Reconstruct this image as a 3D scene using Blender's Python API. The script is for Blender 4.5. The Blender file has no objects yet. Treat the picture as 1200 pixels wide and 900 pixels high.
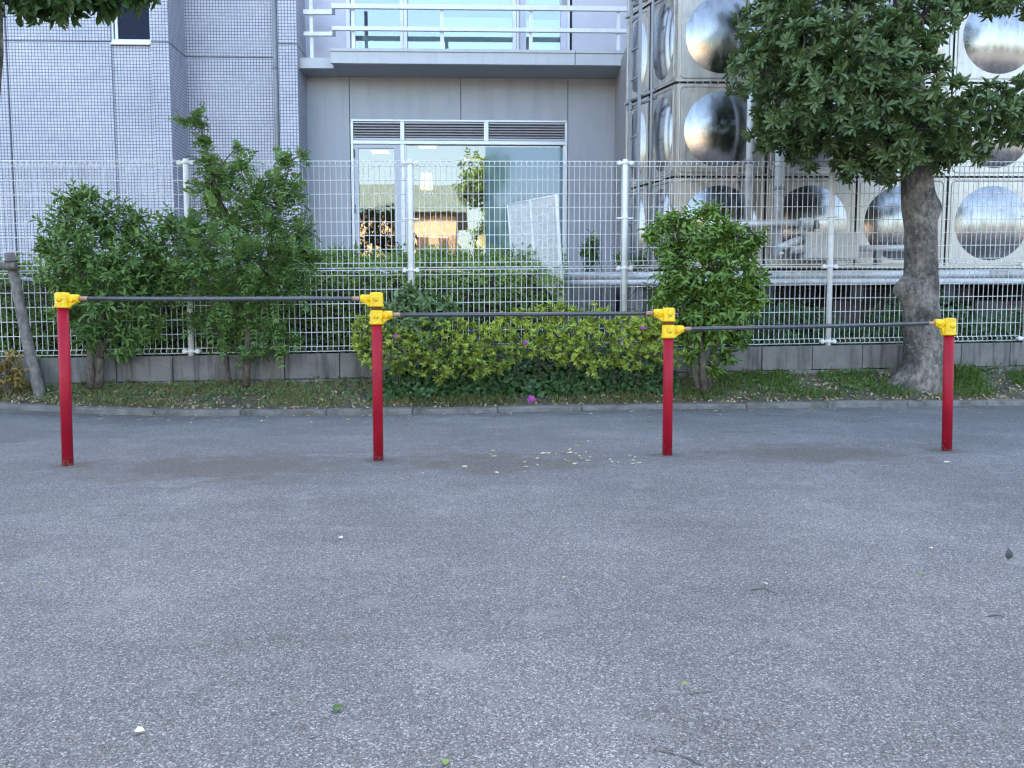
import bpy, bmesh, math, random
import numpy as np
from mathutils import Vector, noise as mnoise

random.seed(7)
rng = np.random.default_rng(11)
S = bpy.context.scene
COL = S.collection
R = math.radians

# ------------------------------------------------------------------ camera
F, H, PITCH = 906.0, 0.77, R(4.6)
cp, sp = math.cos(PITCH), math.sin(PITCH)
cam_d = bpy.data.cameras.new("camera"); cam = bpy.data.objects.new("camera", cam_d); COL.objects.link(cam)
cam_d.sensor_width = 36.0; cam_d.lens = F / 1200 * 36.0; cam_d.clip_start = 0.05; cam_d.clip_end = 1000
cam.location = (0, 0, H); cam.rotation_euler = (math.pi / 2 - PITCH, 0, 0)
S.camera = cam

def ray(px, py):                       # photo pixel -> direction (x right, y away, z up)
    u, v = px - 600.0, 450.0 - py
    return (u, F * cp + v * sp, -F * sp + v * cp)
def at(px, py, Y):
    d = ray(px, py); t = Y / d[1]
    return Vector((d[0] * t, Y, H + d[2] * t))

# ------------------------------------------------------------------ materials
def new_mat(name):
    m = bpy.data.materials.new(name); m.use_nodes = True
    nt = m.node_tree; nt.nodes.clear()
    out = nt.nodes.new("ShaderNodeOutputMaterial")
    return m, nt, out
def N(nt, typ, **kw):
    n = nt.nodes.new(typ)
    for k, v in kw.items():
        if k in n.inputs: n.inputs[k].default_value = v
        else: setattr(n, k, v)
    return n
def L(nt, a, b): nt.links.new(a, b)
def rgba(c): return (c[0], c[1], c[2], 1.0)
def ramp(nt, stops, interp='LINEAR'):
    r = nt.nodes.new("ShaderNodeValToRGB"); cr = r.color_ramp; cr.interpolation = interp
    cr.elements[0].position, cr.elements[0].color = stops[0][0], rgba(stops[0][1])
    cr.elements[1].position, cr.elements[1].color = stops[-1][0], rgba(stops[-1][1])
    for p, c in stops[1:-1]:
        e = cr.elements.new(p); e.color = rgba(c)
    return r
def mixc(nt, fac, a, b, mode='MIX'):
    m = nt.nodes.new("ShaderNodeMix"); m.data_type = 'RGBA'; m.blend_type = mode
    for sock, val in ((m.inputs[0], fac), (m.inputs[6], a), (m.inputs[7], b)):
        if hasattr(val, 'links'): L(nt, val, sock)
        elif isinstance(val, (int, float)): sock.default_value = val
        else: sock.default_value = rgba(val)
    return m.outputs[2]
def math_(nt, op, a, b=None, clamp=False):
    m = nt.nodes.new("ShaderNodeMath"); m.operation = op; m.use_clamp = clamp
    for i, v in enumerate((a, b)):
        if v is None: continue
        if hasattr(v, 'links'): L(nt, v, m.inputs[i])
        else: m.inputs[i].default_value = v
    return m.outputs[0]

def simple(name, col, rough=0.5, metal=0.0, var=0.12, scale=6.0, bump=0.0, bscale=80.0, spec=0.5, dirt=None, dirt_amt=0.0, dscale=3.0, streak=False):
    m, nt, out = new_mat(name)
    p = N(nt, "ShaderNodeBsdfPrincipled", Roughness=rough, Metallic=metal)
    p.inputs["Specular IOR Level"].default_value = spec
    geo = N(nt, "ShaderNodeNewGeometry")
    n1 = N(nt, "ShaderNodeTexNoise", Scale=scale, Detail=5.0, Roughness=0.6); L(nt, geo.outputs["Position"], n1.inputs["Vector"])
    lo = [c * (1 - var) for c in col]; hi = [min(1, c * (1 + var)) for c in col]
    r = ramp(nt, [(0.3, lo), (0.7, hi)]); L(nt, n1.outputs["Fac"], r.inputs["Fac"])
    c = r.outputs["Color"]
    if dirt:
        mp = N(nt, "ShaderNodeMapping"); L(nt, geo.outputs["Position"], mp.inputs["Vector"])
        mp.inputs["Scale"].default_value = (dscale * (6 if streak else 1), dscale * (6 if streak else 1), dscale * (0.5 if streak else 1))
        n2 = N(nt, "ShaderNodeTexNoise", Scale=1.0, Detail=6.0, Roughness=0.65); L(nt, mp.outputs[0], n2.inputs["Vector"])
        r2 = ramp(nt, [(0.48, (0, 0, 0)), (0.68, (1, 1, 1))]); L(nt, n2.outputs["Fac"], r2.inputs["Fac"])
        c = mixc(nt, math_(nt, 'MULTIPLY', r2.outputs["Color"], dirt_amt), c, dirt)
    L(nt, c, p.inputs["Base Color"])
    rr = ramp(nt, [(0.3, [rough * 0.85] * 3), (0.7, [min(1, rough * 1.2)] * 3)]); L(nt, n1.outputs["Fac"], rr.inputs["Fac"]); L(nt, rr.outputs["Color"], p.inputs["Roughness"])
    if bump:
        n3 = N(nt, "ShaderNodeTexNoise", Scale=bscale, Detail=4.0); L(nt, geo.outputs["Position"], n3.inputs["Vector"])
        b = N(nt, "ShaderNodeBump", Strength=bump, Distance=0.01); L(nt, n3.outputs["Fac"], b.inputs["Height"]); L(nt, b.outputs[0], p.inputs["Normal"])
    L(nt, p.outputs[0], out.inputs[0])
    return m

def leaf_mat(name, dark, light, rough=0.42, trans=0.22, spec=0.5):
    m, nt, out = new_mat(name)
    a = N(nt, "ShaderNodeAttribute", attribute_name="tone")
    r = ramp(nt, [(0.0, dark), (1.0, light)]); L(nt, a.outputs["Fac"], r.inputs["Fac"])
    p = N(nt, "ShaderNodeBsdfPrincipled", Roughness=rough); p.inputs["Specular IOR Level"].default_value = spec
    L(nt, r.outputs["Color"], p.inputs["Base Color"])
    t = N(nt, "ShaderNodeBsdfTranslucent"); L(nt, mixc(nt, 0.6, r.outputs["Color"], (0.16, 0.24, 0.03)), t.inputs["Color"])
    mx = N(nt, "ShaderNodeMixShader", Fac=trans); L(nt, p.outputs[0], mx.inputs[1]); L(nt, t.outputs[0], mx.inputs[2])
    L(nt, mx.outputs[0], out.inputs[0])
    return m

YAW = math.atan(0.025)
def tile_mat():
    m, nt, out = new_mat("mosaic_tile")
    geo = N(nt, "ShaderNodeNewGeometry")
    mp = N(nt, "ShaderNodeMapping"); mp.inputs["Rotation"].default_value = (0, 0, -YAW); L(nt, geo.outputs["Position"], mp.inputs["Vector"])
    sx = N(nt, "ShaderNodeSeparateXYZ"); L(nt, mp.outputs[0], sx.inputs[0])
    cb = N(nt, "ShaderNodeCombineXYZ"); L(nt, math_(nt, 'ADD', sx.outputs[0], sx.outputs[1]), cb.inputs[0]); L(nt, sx.outputs[2], cb.inputs[1])
    br = N(nt, "ShaderNodeTexBrick", offset=0.0, offset_frequency=1, squash=1.0)
    br.inputs["Scale"].default_value = 1.0; br.inputs["Brick Width"].default_value = 0.05; br.inputs["Row Height"].default_value = 0.05
    br.inputs["Mortar Size"].default_value = 0.0062; br.inputs["Mortar Smooth"].default_value = 0.15; br.inputs["Bias"].default_value = 0.0
    br.inputs["Color1"].default_value = (0.545, 0.545, 0.605, 1); br.inputs["Color2"].default_value = (0.635, 0.635, 0.705, 1); br.inputs["Mortar"].default_value = (0.145, 0.15, 0.19, 1)
    L(nt, cb.outputs[0], br.inputs["Vector"])
    n1 = N(nt, "ShaderNodeTexNoise", Scale=0.9, Detail=6.0, Roughness=0.65); L(nt, geo.outputs["Position"], n1.inputs["Vector"])
    r = ramp(nt, [(0.3, (0.74, 0.75, 0.78)), (0.7, (1.05, 1.05, 1.05))]); L(nt, n1.outputs["Fac"], r.inputs["Fac"])
    p = N(nt, "ShaderNodeBsdfPrincipled", Roughness=0.35)
    L(nt, mixc(nt, 1.0, br.outputs["Color"], r.outputs["Color"], 'MULTIPLY'), p.inputs["Base Color"])
    b = N(nt, "ShaderNodeBump", Strength=0.5, Distance=0.003, invert=True); L(nt, br.outputs["Fac"], b.inputs["Height"]); L(nt, b.outputs[0], p.inputs["Normal"])
    L(nt, p.outputs[0], out.inputs[0]); return m

def siding_mat():
    m, nt, out = new_mat("lap_siding")
    p = N(nt, "ShaderNodeBsdfPrincipled", Roughness=0.55)
    geo = N(nt, "ShaderNodeNewGeometry"); sx = N(nt, "ShaderNodeSeparateXYZ"); L(nt, geo.outputs["Position"], sx.inputs[0])
    f = math_(nt, 'FRACT', math_(nt, 'MULTIPLY', sx.outputs[2], 11.0))
    r = ramp(nt, [(0.0, (0.12, 0.11, 0.11)), (0.12, (0.30, 0.28, 0.28)), (1.0, (0.34, 0.31, 0.31))]); L(nt, f, r.inputs["Fac"]); L(nt, r.outputs["Color"], p.inputs["Base Color"])
    b = N(nt, "ShaderNodeBump", Strength=0.6, Distance=0.01); L(nt, f, b.inputs["Height"]); L(nt, b.outputs[0], p.inputs["Normal"])
    L(nt, p.outputs[0], out.inputs[0]); return m

def glass_mat(name, tint, refl=0.3, rcol=(1, 1, 1), rough=0.0):
    m, nt, out = new_mat(name)
    t = N(nt, "ShaderNodeBsdfTransparent"); t.inputs["Color"].default_value = rgba(tint)
    g = N(nt, "ShaderNodeBsdfGlossy", Roughness=rough); g.inputs["Color"].default_value = rgba(rcol)
    fr = N(nt, "ShaderNodeFresnel", IOR=1.5)
    geo = N(nt, "ShaderNodeNewGeometry"); n1 = N(nt, "ShaderNodeTexNoise", Scale=1.3, Detail=1.0); L(nt, geo.outputs["Position"], n1.inputs["Vector"])
    b = N(nt, "ShaderNodeBump", Strength=0.05, Distance=0.02); L(nt, n1.outputs["Fac"], b.inputs["Height"]); L(nt, b.outputs[0], g.inputs["Normal"])
    fac = math_(nt, 'ADD', fr.outputs[0], refl - 0.04, True)
    mx = N(nt, "ShaderNodeMixShader"); L(nt, fac, mx.inputs[0]); L(nt, t.outputs[0], mx.inputs[1]); L(nt, g.outputs[0], mx.inputs[2]); L(nt, mx.outputs[0], out.inputs[0])
    return m

def emit_mat(name, col, strength):
    m, nt, out = new_mat(name)
    e = N(nt, "ShaderNodeEmission", Strength=strength); e.inputs["Color"].default_value = rgba(col); L(nt, e.outputs[0], out.inputs[0]); return m

PATCHES = [(-2.37, 4.12, 0.13, 0.11), (-0.735, 4.25, 0.12, 0.10), (0.88, 4.385, 0.13, 0.10), (2.53, 4.51, 0.12, 0.10), (-1.55, 4.05, 0.75, 0.42), (-0.1, 4.2, 0.62, 0.36), (1.72, 4.42, 0.66, 0.34)]  # small ones: contact shade painted at the post bases; large ones: worn ground
def asphalt_mat():
    m, nt, out = new_mat("asphalt")
    geo = N(nt, "ShaderNodeNewGeometry"); pos = geo.outputs["Position"]
    p = N(nt, "ShaderNodeBsdfPrincipled", Roughness=0.85); p.inputs["Specular IOR Level"].default_value = 0.3
    v = N(nt, "ShaderNodeTexVoronoi", Scale=290.0); L(nt, pos, v.inputs["Vector"])
    sep = N(nt, "ShaderNodeSeparateColor"); L(nt, v.outputs["Color"], sep.inputs[0])
    agg = ramp(nt, [(0.0, (0.036, 0.034, 0.034)), (0.30, (0.100, 0.096, 0.092)), (0.70, (0.182, 0.174, 0.167)), (0.90, (0.32, 0.305, 0.29)), (1.0, (0.64, 0.62, 0.58))]); L(nt, sep.outputs[0], agg.inputs["Fac"])
    v2 = N(nt, "ShaderNodeTexVoronoi", Scale=560.0); L(nt, pos, v2.inputs["Vector"])
    sep2 = N(nt, "ShaderNodeSeparateColor"); L(nt, v2.outputs["Color"], sep2.inputs[0])
    fine = ramp(nt, [(0.0, (0.06, 0.058, 0.058)), (0.6, (0.152, 0.147, 0.142)), (1.0, (0.40, 0.39, 0.37))]); L(nt, sep2.outputs[1], fine.inputs["Fac"])
    c = mixc(nt, 0.45, agg.outputs["Color"], fine.outputs["Color"])
    n1 = N(nt, "ShaderNodeTexNoise", Scale=1.1, Detail=7.0, Roughness=0.62); L(nt, pos, n1.inputs["Vector"])
    r1 = ramp(nt, [(0.3, (0.92, 0.93, 0.95)), (0.5, (1.09, 1.10, 1.12)), (0.68, (1.36, 1.365, 1.38))]); L(nt, n1.outputs["Fac"], r1.inputs["Fac"])
    c = mixc(nt, 1.0, c, r1.outputs["Color"], 'MULTIPLY')
    n2 = N(nt, "ShaderNodeTexNoise", Scale=4.0, Detail=5.0, Roughness=0.7); L(nt, pos, n2.inputs["Vector"])
    r2 = ramp(nt, [(0.56, (0, 0, 0)), (0.72, (1, 1, 1))]); L(nt, n2.outputs["Fac"], r2.inputs["Fac"])
    c = mixc(nt, math_(nt, 'MULTIPLY', r2.outputs["Color"], 0.6), c, (0.29, 0.285, 0.275))
    mp = N(nt, "ShaderNodeMapping"); mp.inputs["Scale"].default_value = (0.5, 2.4, 1); mp.inputs["Rotation"].default_value = (0, 0, 0.12); L(nt, pos, mp.inputs["Vector"])
    n4 = N(nt, "ShaderNodeTexNoise", Scale=1.7, Detail=6.0, Roughness=0.7); L(nt, mp.outputs[0], n4.inputs["Vector"])
    r4 = ramp(nt, [(0.34, (0.66, 0.64, 0.62)), (0.48, (1, 1, 1))]); L(nt, n4.outputs["Fac"], r4.inputs["Fac"]); c = mixc(nt, 0.40, c, mixc(nt, 1.0, c, r4.outputs["Color"], "MULTIPLY"))
    # contact shade painted round the post bases; worn, dusty patches where feet land under the bars, and the dirt washed against the kerb
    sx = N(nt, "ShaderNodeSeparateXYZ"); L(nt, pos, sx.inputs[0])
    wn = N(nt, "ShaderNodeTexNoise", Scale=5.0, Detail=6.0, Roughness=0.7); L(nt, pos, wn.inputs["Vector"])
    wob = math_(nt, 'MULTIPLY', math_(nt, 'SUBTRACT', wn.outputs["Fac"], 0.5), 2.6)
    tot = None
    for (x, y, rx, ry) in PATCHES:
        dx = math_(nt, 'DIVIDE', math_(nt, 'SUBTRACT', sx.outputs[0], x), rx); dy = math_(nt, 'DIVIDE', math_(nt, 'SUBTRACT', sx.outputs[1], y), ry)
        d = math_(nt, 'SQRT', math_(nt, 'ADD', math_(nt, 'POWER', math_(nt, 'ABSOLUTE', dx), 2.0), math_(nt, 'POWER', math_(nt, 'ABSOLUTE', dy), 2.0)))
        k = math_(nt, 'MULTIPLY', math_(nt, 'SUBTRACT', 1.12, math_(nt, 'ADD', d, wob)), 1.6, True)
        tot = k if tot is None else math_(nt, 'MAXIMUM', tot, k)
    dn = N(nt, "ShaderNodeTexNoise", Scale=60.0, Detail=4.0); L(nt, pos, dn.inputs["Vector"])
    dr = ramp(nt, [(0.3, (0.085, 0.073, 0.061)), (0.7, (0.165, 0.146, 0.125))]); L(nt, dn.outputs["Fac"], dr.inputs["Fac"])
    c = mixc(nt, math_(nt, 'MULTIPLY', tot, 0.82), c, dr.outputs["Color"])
    kb = math_(nt, 'MULTIPLY', math_(nt, 'ADD', math_(nt, 'SUBTRACT', math_(nt, 'SUBTRACT', sx.outputs[1], math_(nt, 'MULTIPLY', sx.outputs[0], 0.06)), 6.33), wob), 2.0, True)
    c = mixc(nt, math_(nt, 'MULTIPLY', kb, 0.55), c, (0.10, 0.086, 0.068))
    L(nt, c, p.inputs["Base Color"])
    hgt = math_(nt, 'ADD', math_(nt, 'MULTIPLY', v.outputs["Distance"], -1.0), math_(nt, 'MULTIPLY', v2.outputs["Distance"], -0.5))
    b = N(nt, "ShaderNodeBump", Strength=0.6, Distance=0.004); L(nt, hgt, b.inputs["Height"])
    L(nt, math_(nt, 'SUBTRACT', 0.6, math_(nt, 'MULTIPLY', tot, 0.45)), b.inputs["Strength"]); L(nt, b.outputs[0], p.inputs["Normal"])
    L(nt, p.outputs[0], out.inputs[0]); return m

def soil_mat(name, a, b_, scale=9.0):
    m, nt, out = new_mat(name)
    geo = N(nt, "ShaderNodeNewGeometry")
    n1 = N(nt, "ShaderNodeTexNoise", Scale=scale, Detail=8.0, Roughness=0.7); L(nt, geo.outputs["Position"], n1.inputs["Vector"])
    r = ramp(nt, [(0.35, a), (0.68, b_)]); L(nt, n1.outputs["Fac"], r.inputs["Fac"])
    p = N(nt, "ShaderNodeBsdfPrincipled", Roughness=0.95); L(nt, r.outputs["Color"], p.inputs["Base Color"])
    n2 = N(nt, "ShaderNodeTexNoise", Scale=90.0, Detail=5.0); L(nt, geo.outputs["Position"], n2.inputs["Vector"])
    b = N(nt, "ShaderNodeBump", Strength=0.7, Distance=0.02); L(nt, n2.outputs["Fac"], b.inputs["Height"]); L(nt, b.outputs[0], p.inputs["Normal"])
    L(nt, p.outputs[0], out.inputs[0]); return m

def bark_mat(name, a, b_, pale=None, scale=14.0, pale_amt=0.0):
    m, nt, out = new_mat(name)
    geo = N(nt, "ShaderNodeNewGeometry"); mp = N(nt, "ShaderNodeMapping"); mp.inputs["Scale"].default_value = (1, 1, 0.55); L(nt, geo.outputs["Position"], mp.inputs["Vector"])
    n1 = N(nt, "ShaderNodeTexNoise", Scale=scale, Detail=9.0, Roughness=0.72); L(nt, mp.outputs[0], n1.inputs["Vector"])
    r = ramp(nt, [(0.36, a), (0.62, b_)]); L(nt, n1.outputs["Fac"], r.inputs["Fac"]); c = r.outputs["Color"]
    if pale:
        n0 = N(nt, "ShaderNodeTexNoise", Scale=4.5, Detail=4.0); L(nt, geo.outputs["Position"], n0.inputs["Vector"])
        r0 = ramp(nt, [(0.38, (0.45, 0.44, 0.43)), (0.60, (1.15, 1.13, 1.1))]); L(nt, n0.outputs["Fac"], r0.inputs["Fac"]); c = mixc(nt, 1.0, c, r0.outputs["Color"], "MULTIPLY")
        n2 = N(nt, "ShaderNodeTexNoise", Scale=scale * 0.8, Detail=5.0, Roughness=0.6); L(nt, geo.outputs["Position"], n2.inputs["Vector"])
        r2 = ramp(nt, [(0.57, (0, 0, 0)), (0.63, (1, 1, 1))]); L(nt, n2.outputs["Fac"], r2.inputs["Fac"])
        c = mixc(nt, math_(nt, 'MULTIPLY', r2.outputs["Color"], pale_amt), c, pale)
    p = N(nt, "ShaderNodeBsdfPrincipled", Roughness=0.9); L(nt, c, p.inputs["Base Color"])
    b = N(nt, "ShaderNodeBump", Strength=0.9, Distance=0.02); L(nt, n1.outputs["Fac"], b.inputs["Height"]); L(nt, b.outputs[0], p.inputs["Normal"])
    L(nt, p.outputs[0], out.inputs[0]); return m

def steel_mat(name, col, rough, stain=0.0, wav=0.0):
    m, nt, out = new_mat(name)
    geo = N(nt, "ShaderNodeNewGeometry")
    p = N(nt, "ShaderNodeBsdfPrincipled", Metallic=1.0, Roughness=rough)
    mp = N(nt, "ShaderNodeMapping"); mp.inputs["Scale"].default_value = (14, 14, 2.0); L(nt, geo.outputs["Position"], mp.inputs["Vector"])
    n1 = N(nt, "ShaderNodeTexNoise", Scale=1.0, Detail=7.0, Roughness=0.7); L(nt, mp.outputs[0], n1.inputs["Vector"])
    r = ramp(nt, [(0.35, [c * 0.72 for c in col]), (0.6, col)]); L(nt, n1.outputs["Fac"], r.inputs["Fac"]); c = r.outputs["Color"]
    n2 = N(nt, "ShaderNodeTexNoise", Scale=5.0, Detail=8.0, Roughness=0.75); L(nt, geo.outputs["Position"], n2.inputs["Vector"])
    r2 = ramp(nt, [(0.56, (0, 0, 0)), (0.7, (1, 1, 1))]); L(nt, n2.outputs["Fac"], r2.inputs["Fac"])
    c = mixc(nt, math_(nt, 'MULTIPLY', r2.outputs["Color"], stain), c, (0.09, 0.075, 0.06)); L(nt, c, p.inputs["Base Color"])
    rr = ramp(nt, [(0.3, [rough * 0.7] * 3), (0.7, [rough * 1.6] * 3)]); L(nt, n1.outputs["Fac"], rr.inputs["Fac"]); L(nt, rr.outputs["Color"], p.inputs["Roughness"])
    if wav:
        n3 = N(nt, "ShaderNodeTexNoise", Scale=3.5, Detail=2.0); L(nt, geo.outputs["Position"], n3.inputs["Vector"])
        b = N(nt, "ShaderNodeBump", Strength=wav, Distance=0.02); L(nt, n3.outputs["Fac"], b.inputs["Height"]); L(nt, b.outputs[0], p.inputs["Normal"])
    L(nt, p.outputs[0], out.inputs[0]); return m

def red_paint():
    m, nt, out = new_mat("red_post_paint")
    geo = N(nt, "ShaderNodeNewGeometry"); sx = N(nt, "ShaderNodeSeparateXYZ"); L(nt, geo.outputs["Position"], sx.inputs[0])
    n1 = N(nt, "ShaderNodeTexNoise", Scale=70.0, Detail=6.0, Roughness=0.7); L(nt, geo.outputs["Position"], n1.inputs["Vector"])
    low = math_(nt, 'SUBTRACT', 0.22, math_(nt, 'MULTIPLY', sx.outputs[2], 2.2), True)
    chip = math_(nt, 'MULTIPLY', math_(nt, 'SUBTRACT', math_(nt, 'ADD', n1.outputs["Fac"], low), 0.685), 14.0, True)
    n2 = N(nt, "ShaderNodeTexNoise", Scale=9.0, Detail=4.0); L(nt, geo.outputs["Position"], n2.inputs["Vector"])
    r = ramp(nt, [(0.3, (0.31, 0.004, 0.018)), (0.7, (0.41, 0.008, 0.028))]); L(nt, n2.outputs["Fac"], r.inputs["Fac"])
    p = N(nt, "ShaderNodeBsdfPrincipled", Roughness=0.5); p.inputs["Specular IOR Level"].default_value = 0.3; L(nt, mixc(nt, chip, r.outputs["Color"], (0.22, 0.17, 0.15)), p.inputs["Base Color"])
    b = N(nt, "ShaderNodeBump", Strength=0.15, Distance=0.003); L(nt, n1.outputs["Fac"], b.inputs["Height"]); L(nt, b.outputs[0], p.inputs["Normal"])
    L(nt, p.outputs[0], out.inputs[0]); return m

M = dict(
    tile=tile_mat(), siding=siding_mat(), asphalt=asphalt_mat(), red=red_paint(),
    bed=soil_mat("planting_soil", (0.05, 0.042, 0.03), (0.17, 0.145, 0.09)), soil=soil_mat("shaded_soil", (0.03, 0.028, 0.02), (0.07, 0.065, 0.045), 3.0),
    far=soil_mat("far_ground", (0.08, 0.08, 0.08), (0.12, 0.12, 0.12), 1.0),
    kerb=simple("kerb_concrete", (0.21, 0.20, 0.185), 0.95, var=0.3, scale=9, bump=0.5, bscale=120, dirt=(0.09, 0.082, 0.066), dirt_amt=0.9, dscale=6),
    block=simple("wall_concrete", (0.205, 0.198, 0.188), 0.92, var=0.22, scale=6, bump=0.4, bscale=140, dirt=(0.06, 0.055, 0.05), dirt_amt=0.85, dscale=2.5, streak=True),
    yellow=simple("yellow_fitting_paint", (0.95, 0.61, 0.002), 0.42, var=0.08, scale=20, bump=0.12, bscale=160, dirt=(0.50, 0.26, 0.02), dirt_amt=0.5, dscale=26),
    bar=simple("dark_bar_steel", (0.11, 0.115, 0.13), 0.32, metal=0.7, var=0.2, scale=30),
    worn=simple("worn_bar_end", (0.42, 0.27, 0.20), 0.5, metal=0.4, var=0.3, scale=60),
    rust=simple("rust", (0.17, 0.055, 0.02), 0.85, var=0.35, scale=40),
    fence=simple("white_fence_coat", (0.86, 0.87, 0.86), 0.4, var=0.05, scale=10, dirt=(0.55, 0.56, 0.52), dirt_amt=0.35, dscale=8),
    panelw=simple("wall_panel", (0.40, 0.415, 0.45), 0.6, var=0.05, scale=2.0, dirt=(0.30, 0.31, 0.32), dirt_amt=0.5, dscale=0.8, streak=True),
    panelu=simple("upper_wall_panel", (0.60, 0.60, 0.68), 0.6, var=0.04, scale=2.0),
    joint=simple("dark_joint", (0.05, 0.05, 0.055), 0.9),
    alu=simple("aluminium_frame", (0.66, 0.68, 0.70), 0.35, metal=0.3, var=0.06, scale=5),
    door=simple("door_leaf", (0.52, 0.54, 0.58), 0.45, var=0.04),
    ledge=simple("ledge_sheet", (0.50, 0.52, 0.54), 0.45, var=0.06, scale=3, dirt=(0.40, 0.43, 0.45), dirt_amt=0.55, dscale=1.6, streak=True),
    soffit=simple("soffit_board", (0.40, 0.42, 0.45), 0.7, var=0.05),
    rail=simple("railing_paint", (0.78, 0.80, 0.82), 0.4, var=0.05, dirt=(0.5, 0.5, 0.5), dirt_amt=0.4, dscale=6),
    slat=simple("louver_slat", (0.48, 0.47, 0.50), 0.45, metal=0.3, var=0.06),
    dark=simple("dark_recess", (0.012, 0.012, 0.015), 0.8),
    blind=simple("white_blind", (0.80, 0.84, 0.84), 0.7, var=0.03),
    teal=simple("upper_room_wall", (0.14, 0.20, 0.22), 0.7, var=0.06, scale=3),
    film=simple("teal_window_film", (0.085, 0.165, 0.21), 0.05, var=0.05, scale=2.0, spec=1.0), room=simple("room_wall", (0.16, 0.13, 0.10), 0.8, var=0.08), roomc=simple("room_ceiling", (0.22, 0.22, 0.21), 0.8),
    wood=simple("room_wood", (0.30, 0.17, 0.09), 0.5, var=0.3, scale=5), shelf=simple("room_shelf", (0.07, 0.055, 0.05), 0.6),
    glass=glass_mat("ground_floor_glass", (0.72, 0.78, 0.76), 0.19, (0.86, 0.79, 0.70)), glassu=glass_mat("upper_floor_glass", (0.80, 0.88, 0.90), 0.20, (0.96, 0.99, 1.0)), glassd=glass_mat("dark_window_glass", (0.10, 0.11, 0.15), 0.04, (0.35, 0.38, 0.5)),
    lamp=emit_mat("room_lamp", (1.0, 0.88, 0.66), 0.24), lampw=emit_mat("warm_lamp_shade", (1.0, 0.66, 0.32), 0.28),
    dome=steel_mat("polished_steel_dome", (0.44, 0.435, 0.43), 0.19, 0.55, 0.16), plate=steel_mat("steel_plate", (0.61, 0.57, 0.51), 0.42, 0.36, 0.25),
    gasket=simple("tank_gasket", (0.06, 0.055, 0.05), 0.8, var=0.4, scale=12), bolt=simple("galvanised_bolt", (0.6, 0.6, 0.58), 0.45, metal=0.6),
    galv=simple("galvanised_steel", (0.30, 0.32, 0.345), 0.55, metal=0.3, var=0.12, scale=8), beam=simple("tank_base_beam", (0.10, 0.10, 0.105), 0.7, var=0.3),
    pipe=simple("pipe_jacket", (0.74, 0.76, 0.78), 0.42, metal=0.15, var=0.14, scale=7, dirt=(0.22, 0.22, 0.22), dirt_amt=0.4, dscale=5), boxm=simple("pale_metal_box", (0.66, 0.65, 0.62), 0.55, var=0.06, dirt=(0.3, 0.28, 0.25), dirt_amt=0.4, dscale=6),
    bark=bark_mat("tree_bark", (0.075, 0.066, 0.058), (0.29, 0.26, 0.23), (0.40, 0.38, 0.355), 26, 0.4), twig=bark_mat("shrub_bark", (0.07, 0.055, 0.04), (0.20, 0.17, 0.13), None, 30),
    stake=bark_mat("weathered_stake_wood", (0.12, 0.11, 0.10), (0.30, 0.285, 0.26), None, 22),
    rope=simple("dark_tie", (0.05, 0.04, 0.035), 0.9),
    leafT=leaf_mat("whorled_tree_leaf", (0.036, 0.076, 0.028), (0.165, 0.25, 0.09), 0.40, 0.18),
    leafO=leaf_mat("overhanging_tree_leaf", (0.020, 0.055, 0.018), (0.075, 0.15, 0.030), 0.45, 0.25),
    leafA=leaf_mat("broad_shrub_leaf", (0.055, 0.125, 0.036), (0.24, 0.40, 0.10), 0.42, 0.2),
    leafB=leaf_mat("feathery_shrub_leaf", (0.060, 0.14, 0.042), (0.25, 0.42, 0.11), 0.5, 0.25),
    leafC=leaf_mat("glossy_shrub_leaf", (0.046, 0.115, 0.022), (0.25, 0.41, 0.07), 0.36, 0.2),
    leafZ=leaf_mat("azalea_leaf", (0.045, 0.115, 0.022), (0.50, 0.60, 0.085), 0.5, 0.25),
    leafI=leaf_mat("ground_ivy_leaf", (0.025, 0.075, 0.022), (0.085, 0.18, 0.045), 0.42, 0.15),
    leafD=leaf_mat("drooping_shrub_leaf", (0.09, 0.17, 0.07), (0.26, 0.38, 0.16), 0.45, 0.25),
    leafR=leaf_mat("russet_leaf", (0.12, 0.14, 0.03), (0.50, 0.30, 0.11), 0.5, 0.25),
    leafH=leaf_mat("clipped_hedge_leaf", (0.036, 0.09, 0.022), (0.28, 0.44, 0.08), 0.5, 0.2),
    grass=leaf_mat("grass_blade", (0.07, 0.13, 0.025), (0.42, 0.39, 0.17), 0.6, 0.3), grassg=leaf_mat("green_grass_blade", (0.05, 0.14, 0.025), (0.26, 0.38, 0.09), 0.55, 0.3),
    litter=leaf_mat("litter_leaf", (0.16, 0.10, 0.05), (0.62, 0.52, 0.30), 0.7, 0.1),
    palel=leaf_mat("pale_fallen_leaf", (0.50, 0.46, 0.20), (0.80, 0.78, 0.55), 0.6, 0.1), greenl=leaf_mat("green_fallen_leaf", (0.08, 0.18, 0.04), (0.25, 0.38, 0.10), 0.5, 0.2),
    greyl=leaf_mat("grey_fallen_leaf", (0.07, 0.07, 0.065), (0.12, 0.12, 0.11), 0.6, 0.1),
    petal=leaf_mat("magenta_petal", (0.42, 0.06, 0.36), (0.62, 0.14, 0.52), 0.5, 0.25),
    hroof=simple("house_roof", (0.18, 0.24, 0.23), 0.6), hwall=simple("house_wall", (0.55, 0.40, 0.27), 0.8, var=0.2, scale=3), hdark=simple("house_dark_wood", (0.10, 0.06, 0.045), 0.7), hcream=simple("house_render", (0.72, 0.66, 0.55), 0.8),
)

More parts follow.
